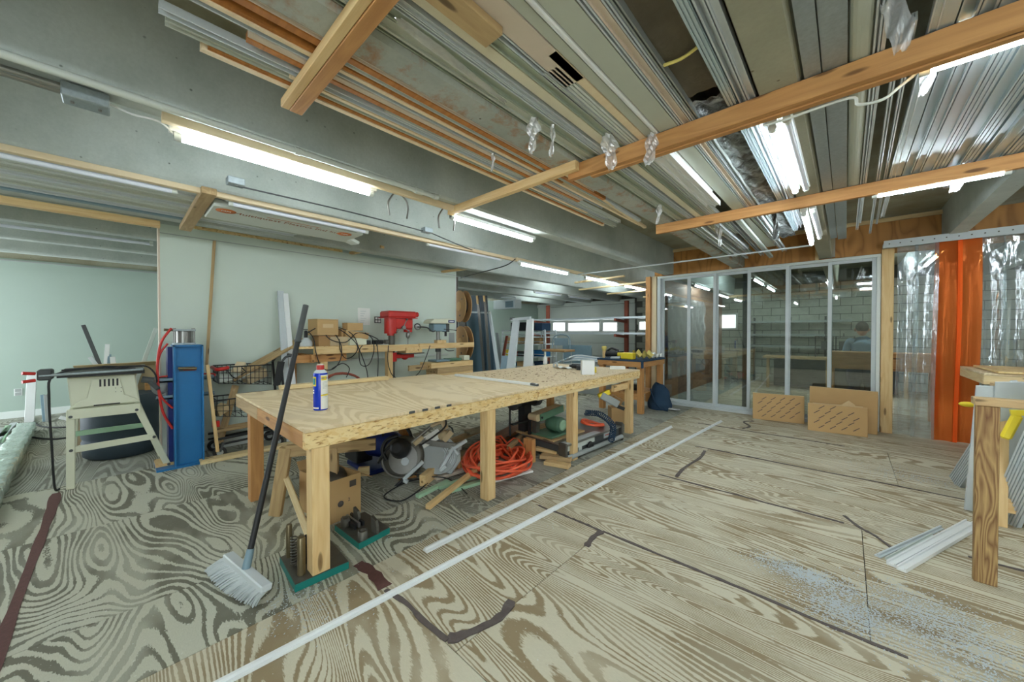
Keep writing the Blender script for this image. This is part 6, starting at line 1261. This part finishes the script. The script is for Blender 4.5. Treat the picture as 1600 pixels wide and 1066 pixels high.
# wheeled racks with stuff
def rack(pl, pr, pt, y, zt, label, dp=.5):
    A, B = on(pl, 560, y=y), on(pr, 560, y=y); t = thing('shelf_cart', label, 'rack', (A.x, y, 0)); x0, x1 = A.x, B.x
    for yy in (y, y + dp): obj('frame', MB().tube([(x0, yy, .05), (x0, yy, zt - .1), (x0 + .08, yy, zt), (x1 - .08, yy, zt), (x1, yy, zt - .1), (x1, yy, .05)], .02, 8), 'lightgrey', t)
    for z in (.3, .65, 1.0, 1.2):
        if z < zt: obj('shelf', MB().box(x0, x1, y, y + dp, z, z + .02).cyl((x0, y, z + .08), (x1, y, z + .08), .012), 'lightgrey', t)
    for x in (x0, x1): obj('wheel', MB().cyl((x - .02, y, .05), (x + .02, y, .05), .05), 'black', t)
    return x0, x1
x0, x1 = rack(785, 832, 520, 7.6, 1.38, 'grey tubular shelf cart behind the leaning door frame')
x2, x3 = rack(829, 852, 520, 7.9, 1.38, 'narrow grey tubular shelf cart right of the door frame')
items = [('box', 'blue', .36), ('box', 'card', .22), ('roll', 'paper', .2), ('box', 'yellow', .15), ('box', 'red', .16), ('box', 'darkgrey', .25), ('box', 'card_pale', .25), ('box', 'pine', .2), ('roll', 'tan', .18), ('box', 'navy', .3)]
k = 0
for (a, b, y) in ((x0, x1, 7.65), (x2, x3, 7.95)):
    for z, nz in ((.32, 'bottom'), (.67, 'lower'), (1.02, 'upper')):
        x = a + .08
        while x < b - .3 and k < 30:
            kd, m, w_ = items[k % 10]; h_ = U(.12, .22)
            lb = '%s %s on the %s shelf of the %s shelf cart' % ({'blue': 'blue', 'card': 'brown', 'paper': 'white', 'yellow': 'yellow', 'red': 'red', 'darkgrey': 'dark grey', 'card_pale': 'pale brown', 'pine': 'wooden', 'tan': 'tan', 'navy': 'navy'}[m], 'bin' if kd == 'box' else 'roll', nz, 'wide' if y < 7.8 else 'narrow')
            if kd == 'box': obj('storage_bin', MB().box(x, x + w_, y, y + .3, z, z + h_).box(x - .01, x + w_ + .01, y - .01, y + .31, z + h_ - .02, z + h_), m, bevel=.006, label=lb, cat='bin')
            else: obj('material_roll', MB().lathe((x + w_ / 2, y + .15, z), [(w_ / 2, 0), (w_ / 2, h_), (w_ / 5, h_), (w_ / 5, h_ - .02), (0, h_ - .02)], 18), m, label=lb, cat='roll')
            x += w_ + .08; k += 1
A = on(851, 498, y=7.9); obj('dark_crate', MB().box(x2 - .1, x2 + .45, 7.85, 8.25, 1.39, 1.6), 'navy', bevel=.01, label='dark blue crate on top of the narrow shelf cart', cat='crate')
B = on(812, 510, y=7.6); obj('dark_crate', MB().box(B.x - .3, B.x + .35, 7.55, 8.0, 1.39, 1.62), 'black', bevel=.01, label='black crate on top of the wide shelf cart', cat='crate')
# equipment right of carts: chair-like frame and motor
A = on(868, 560, y=7.2); t = thing('folding_chair', 'grey wire-backed folding chair beyond the bench', 'chair', (A.x, 7.2, 0)); x = A.x
obj('back', MB().tube([(x - .25, 7.4, .95), (x - .2, 7.45, 1.25), (x + .2, 7.45, 1.25), (x + .28, 7.4, .95)], .015).box(x - .2, x + .22, 7.42, 7.43, 1.02, 1.2), 'blue_grey', t); obj('seat', MB().box(x - .27, x + .4, 7.0, 7.45, .88, .93), 'card_dark', t, bevel=.01)
for sx in (-.25, .35):
    for sy in (7.05, 7.4): obj('leg', MB().cyl((x + sx, sy, 0), (x + sx * .9, sy, .88), .014), 'grey', t)
A = on(905, 565, y=6.9); x = A.x; t = thing('pipe_bundle', 'grey pipes and hoses heaped on a low stand beyond the bench', 'pipes', (x, 6.9, 0))
obj('stand', MB().box(x - .5, x + .6, 6.9, 7.3, .0, .62), 'grey', t, bevel=.01)
for k in range(7): obj('pipe', MB().tube([(x - .55 + .05 * k, 6.85, .65 + .02 * k), (x - .1, 7.0 + .03 * k, .72 + .015 * k), (x + .6 + .05 * k, 6.95 + .04 * k, .7)], .02), ('lightgrey', 'blue_grey', 'grey')[k % 3], t)
obj('wire_rack', MB().box(*[on(880, 0, y=9.5).x, on(925, 0, y=9.5).x, 9.5, 9.55, .0, .95]), 'blue_grey', label='low blue-grey wire rack by the far wall', cat='rack')
# ------------------------------------------------------------ small table with blue top
x0, x1, y0, y1, zt = -3.38, -2.44, 5.66, 6.9, .86
t = thing('blue_table', 'pine table with blue top beside the glazed wall holding tools', 'table', (-2.9, 6.2, 0))
A, B, Cc = on(917, 567, z=zt), on(1011, 568, z=zt), on(1037, 560, z=zt)
x0, x1, y0, y1 = -3.25, -2.42, 5.75, 6.75
slab('tabletop', x0, x1, y0, y1, zt, zt + .03, 'navy', t); slab('apron', x0 + .01, x1 - .01, y0 + .005, y0 + .045, zt - .09, zt, 'pine_orange', t); slab('apron', x1 - .05, x1 - .01, y0 + .05, y1 - .01, zt - .09, zt, 'pine_orange', t); slab('corner_strip', x1 - .03, x1 + .005, y0 - .005, y0 + .03, zt - .1, zt + .03, 'navy', t)
for x, y in ((x0 + .06, y0 + .09), (x1 - .07, y0 + .09), (x0 + .06, y1 - .07), (x1 - .07, y1 - .07)): slab('leg', x - .045, x + .045, y - .045, y + .045, 0, zt - .0 if False else zt - .09, 'pine_orange', t)
slab('stretcher', x0 + .1, x1 - .1, y0 + .06, y0 + .1, .22, .31, 'pine_orange', t); slab('shelf', x0 + .1, x1 - .1, y0 + .15, y1 - .12, .3, .32, 'pine_orange', t)
zt += .03
a = V(-3.08, 5.95, zt); t = thing('power_tool', 'black and yellow power tool on the left of the blue table', 'tool', a)
obj('tool_body', MB().cyl(a + V(-.1, 0, .07), a + V(.12, .03, .08), .055, .05, n=16).bar(a + V(.1, .02, .09), a + V(.22, .05, .1), .05, .05), 'black', t); obj('handle', MB().tube([a + V(-.08, 0, .12), a + V(0, .02, .17), a + V(.12, .04, .13)], .02), 'black', t); obj('yellow_casing', MB().box(a.x + .12, a.x + .2, a.y - .02, a.y + .06, a.z + .04, a.z + .1), 'yellow', t, bevel=.01)
a = V(-3.2, 5.9, zt); t = thing('brush', 'yellow-handled brush standing at the left corner of the blue table', 'brush', a); obj('brush_handle', MB().cyl(a, a + V(.01, 0, .13), .02, .03), 'pine', t); obj('brush_bristles', MB().lathe(a + V(.01, 0, .13), [(.03, 0), (.05, .06), (.03, .08)], 14), 'mustard', t)
a = V(-2.72, 5.85, zt); obj('yellow_case', MB().box(a.x - .12, a.x + .1, a.y - .03, a.y + .1, a.z, a.z + .11), 'yellow', bevel=.012, label='bright yellow case on the blue table', cat='case')
a = V(-2.55, 6.05, zt)
obj('work_gloves', MB().grid(lambda u, v: (a.x - .14 + .3 * u, a.y - .1 + .25 * v, a.z + .02 + .12 * abs(math.sin(u * 5 + 1) * math.cos(v * 4)) + .02 * math.sin(u * 20)), 22, 14), 'mustard', label='crumpled mustard-yellow gloves on the blue table', cat='gloves')
a = V(-2.5, 6.45, zt); obj('plastic_bag', MB().grid(lambda u, v: (a.x - .12 + .2 * u, a.y - .15 + .3 * v, a.z + .01 + .09 * abs(math.sin(u * 4 + .5) * math.cos(v * 6)) + .01 * math.sin(u * 25)), 20, 16), 'paper', label='crumpled white plastic bag at the right end of the blue table', cat='bag')
for k, (x, y, m, lb) in enumerate(((-2.95, 5.85, 'lightgrey', 'grey tin lid between tools on the blue table'), (-2.85, 6.1, 'blue_grey', 'blue-grey cloth scrap on the blue table'))): obj('table_scrap', MB().obox(Matrix.Translation((x, y, zt + .015)) @ Matrix.Rotation(k + .4, 4, 'Z'), .16, .1, .03), m, bevel=.008, label=lb, cat='scrap')
# clutter below / right of blue table: bag
c = on(1015, 640, z=0) + V(.1, .05, 0)
def fbag(u, v):
    a = 2 * math.pi * u; z = .42 * v; r = (.17 + .02 * math.sin(a * 3) + .015 * math.sin(v * 9)) * (1 - .55 * v ** 3); return (c.x + r * 1.1 * math.cos(a) + .03 * v, c.y + .1 + r * .8 * math.sin(a), .005 + z * (1 - .1 * math.cos(a)))
t = thing('tool_bag', 'dark blue fabric bag slumped on the floor beside the blue table', 'bag', (c.x, c.y + .1, 0))
obj('bag_body', MB().grid(fbag, 26, 12).ball((c.x + .03, c.y + .1, .4), .08, .07, .04), 'navy', t); obj('strap', MB().tube([(c.x - .1, c.y - .02, .36), (c.x - .02, c.y - .08, .2), (c.x + .08, c.y - .06, .05), (c.x + .2, c.y - .02, .01)], .012), 'navy', t)
obj('torch', MB().cyl(c + V(.2, .1, .03), c + V(.34, .16, .02), .022).cyl(c + V(.17, .09, .03), c + V(.2, .1, .03), .03), 'steel', label='small metal torch on the floor beside the blue bag', cat='torch')
obj('black_roll', MB().cyl((-3.0, 6.1, .38), (-2.62, 6.15, .38), .055, n=18), 'black', label='black roll on the lower shelf of the blue table', cat='roll')
obj('white_bucket', MB().lathe((-3.25, 7.4, 0), [(.13, 0), (.16, .3), (.165, .3), (.155, .29), (.12, .02)], 20), 'white_dull', label='white bucket on the floor behind the blue table', cat='bucket')
# ------------------------------------------------------------ leaning cartons at the glazed wall
def lean_carton(px0, py0, px1, py1, zt, lab, pattern, th=.09, mat='card', off=.0, lean_=.1):
    A, B = on(px0, py0, z=0), on(px1, py1, z=0); d = (B - A).normalized(); n = V(-d.y, d.x, 0)
    if n.y < 0: n = -n
    W_ = (B - A).length; upv = (V(0, 0, 1) + n * lean_).normalized(); f = Matrix((d, n, upv)).transposed().to_4x4(); nn = upv.cross(d); f = Matrix((d, upv.cross(d), upv)).transposed().to_4x4(); f.translation = A
    t = thing('leaning_carton', lab, 'carton', (A + B) / 2)
    b = MB().box(0, W_, 0, th, .0, zt); b.v = [f @ v for v in b.v]; obj('carton_body', b, mat, t, f, .004)
    b = MB().box(.0, W_, .0, th, zt, zt + .004); b.v = [f @ v for v in b.v]; obj('top_edge', b, 'card_pale', t, f)
    if pattern:
        b = MB(); s = .0
        for r in range(-2, 9):
            for q in range(7):
                x, z = q * .115 + (r % 2) * .05 - .02, r * .065 + q * .004
                if .04 < x < W_ - .05 and .03 < z < zt - .035:
                    m_ = f @ Matrix.Translation((x, -.001, z)) @ Matrix.Rotation(-math.radians(38), 4, 'Y'); b.obox(m_, .075, .001, .009)
        obj('printed_pattern', b, 'print', t, kind='stuff', label='rows of slanted dark printed lettering')
    return t, f
lean_carton(1264, 664, 1371, 680, .56, 'large plain brown carton leaning on the glazed wall behind the others', False, .05, 'card', lean_=.04)
lean_carton(1176, 654, 1257, 663, .4, 'printed brown carton leaning on the glazed wall, left one', True, .08)
lean_carton(1270, 672, 1349, 681, .37, 'thin plain carton between the large carton and the front printed one', False, .03, 'card_pale', lean_=.05)
t, f = lean_carton(1262, 672, 1356, 684, .37, 'printed brown carton standing in front of the large plain carton', True, .02)
b = MB().add([f @ V(.25, .03, .3), f @ V(.5, .03, .3), f @ V(.48, .03, .4), f @ V(.42, .03, .45), f @ V(.25, .035, .3), f @ V(.5, .035, .3), f @ V(.48, .035, .4), f @ V(.42, .035, .45)], [(0, 1, 2, 3), (7, 6, 5, 4), (0, 4, 5, 1), (1, 5, 6, 2), (2, 6, 7, 3), (3, 7, 4, 0)]); obj('paper_wrap', b, 'card_pale', label='crumpled pale packing paper sticking up behind the front printed carton', cat='paper')
# ------------------------------------------------------------ right foreground frame and stock
P = on(1535, 912, z=0)
t = thing('pine_frame', 'front pine post and rail frame at the right edge with bark stain', 'frame', P)
slab('post', P.x - .03, P.x + .05, P.y, P.y + .04, 0, .955, 'weathered', t); slab('top_rail', P.x - .035, P.x + 1.4, P.y - .005, P.y + .085, .955, .995, 'pine_dull', t)
slab('post', P.x + 1.3, P.x + 1.38, P.y, P.y + .04, 0, .955, 'weathered', t); slab('rear_post', P.x + .2, P.x + .28, P.y + 1.0, P.y + 1.08, 0, .955, 'pine', t, label='rear pine post'); slab('rear_rail', P.x + .2, P.x + 1.4, P.y + .95, P.y + 1.04, .955, .995, 'pine_dull', t); slab('side_rail', P.x + 1.3, P.x + 1.38, P.y + .09, P.y + .95, .955, .995, 'pine_dull', t)
slab('low_rail', P.x + .2, P.x + 1.3, P.y + 1.02, P.y + 1.06, .1, .2, 'pine', t)
def leaner(pt, yt_, pb, mat, w_, label, name='leaning_channel', up=(0, 1, 0), h=.03, kind='ribbed'):
    A = on(*pt, y=yt_); B = on(*pb, z=.01); f = frame(A, B, up); L = (B - A).length
    mb = MB().prism([(x - w_ / 2, z) for x, z in section(kind, w_, h)], A, f.to_3x3() @ V(0, 1, 0), -(f.to_3x3() @ V(0, 0, 1)), f.to_3x3() @ V(L, 0, 0)); return obj(name, mb, mat, None, f, label=label, cat='profile')
leaner((1590, 606), P.y + 1.0, (1490, 755), 'alu', .13, 'ribbed aluminium profile leaning at right, left of the flat white channel', up=(-1, -1, .5))
leaner((1604, 606), P.y + 1.02, (1508, 757), 'alu', .09, 'ribbed aluminium profile beside the leftmost ribbed one', up=(-1, -1, .5))
leaner((1549, 604), P.y + .92, (1528, 800), 'lightgrey', .13, 'wide flat pale channel standing left behind the pine post', up=(.15, -1, .0), kind='flat', h=.014)
leaner((1588, 598), P.y + .9, (1564, 802), 'lightgrey', .17, 'wide flat pale channel behind the top rail of the pine frame', up=(.15, -1, .0), kind='flat', h=.014)
leaner((1660, 610), P.y + .5, (1565, 812), 'lightgrey', .17, 'grey ribbed channel bundle leaning at the right edge, nearest', up=(-1, -1, .4))
leaner((1685, 610), P.y + .52, (1590, 808), 'alu', .15, 'bright ribbed channel leaning at the right picture edge', up=(-1, -1, .4))
q = on(1610, 795, z=.006); obj('white_sheet', MB().box(q.x - .02, q.x + .5, q.y - .2, q.y + .3, .002, .02), 'white', label='white sheet corner on the floor at the right edge', cat='sheet')
t = thing('rear_bench', 'pale plywood-topped bench at the right edge before the plastic curtain', 'workbench', (2.1, 5.6, 0))
A = on(1537, 588, z=.92); x0, y0 = A.x, A.y
slab('tabletop', x0, x0 + 1.6, y0, y0 + 1.0, .93, .95, 'ply_top', t); slab('apron', x0, x0 + 1.6, y0, y0 + .04, .84, .928, 'pine_pale', t); slab('apron', x0, x0 + .04, y0 + .05, y0 + 1, .84, .928, 'pine_pale', t)
slab('tabletop', x0 + .08, x0 + 1.6, y0 - .02, y0 + .9, .955, .975, 'osb', t, label='second sheet skewed on top')
for a in (x0 + .25, x0 + 1.4):
    for b in (y0 + .1, y0 + .85): slab('leg', a - .045, a + .045, b - .045, b + .045, 0, .84, 'pine_orange', t)
slab('shelf', x0 + .1, x0 + 1.5, y0 + .1, y0 + .9, .3, .33, 'pine', t); obj('dark_box', MB().box(x0 + .3, x0 + .9, y0 + .25, y0 + .6, .6, .83), 'black', t)
o = V(x0 + .55, y0 - .02, .62); pts = [o + V(.25 * math.cos(a * .55) + .02 * math.sin(a), -.03 - .004 * a, .14 * math.sin(a * .55) - .006 * a) for a in range(60)]
obj('orange_cord', MB().tube(pts, .013, 6, seg=2), 'red' if False else 'orange', label='orange extension cord coils hanging at the right bench', cat='cord')
o2 = on(1590, 660, y=P.y + .9); t = thing('strap_clamp', 'yellow ratchet clamp hanging among orange cord at the right', 'clamp', o2)
obj('clamp_bar', MB().bar(o2 + V(-.03, 0, .06), o2 + V(.3, .0, .1), .03, .035), 'yellow', t); obj('clamp_handle', MB().bar(o2 + V(0, 0, .05), o2 + V(-.05, 0, -.12), .035, .05), 'yellow', t, bevel=.012)
obj('blue_board', MB().box(x0 + .42, x0 + .8, y0 + .3, y0 + .33, .976, 1.3), 'blue', label='blue panel standing on the right bench at the picture edge', cat='panel')
q = on(1512, 632, y=P.y + 1.2); obj('yellow_tip', MB().ball(q, .045, .02, .02), 'yellow', label='yellow plastic tip poking out left of the pale channel', cat='clamp')
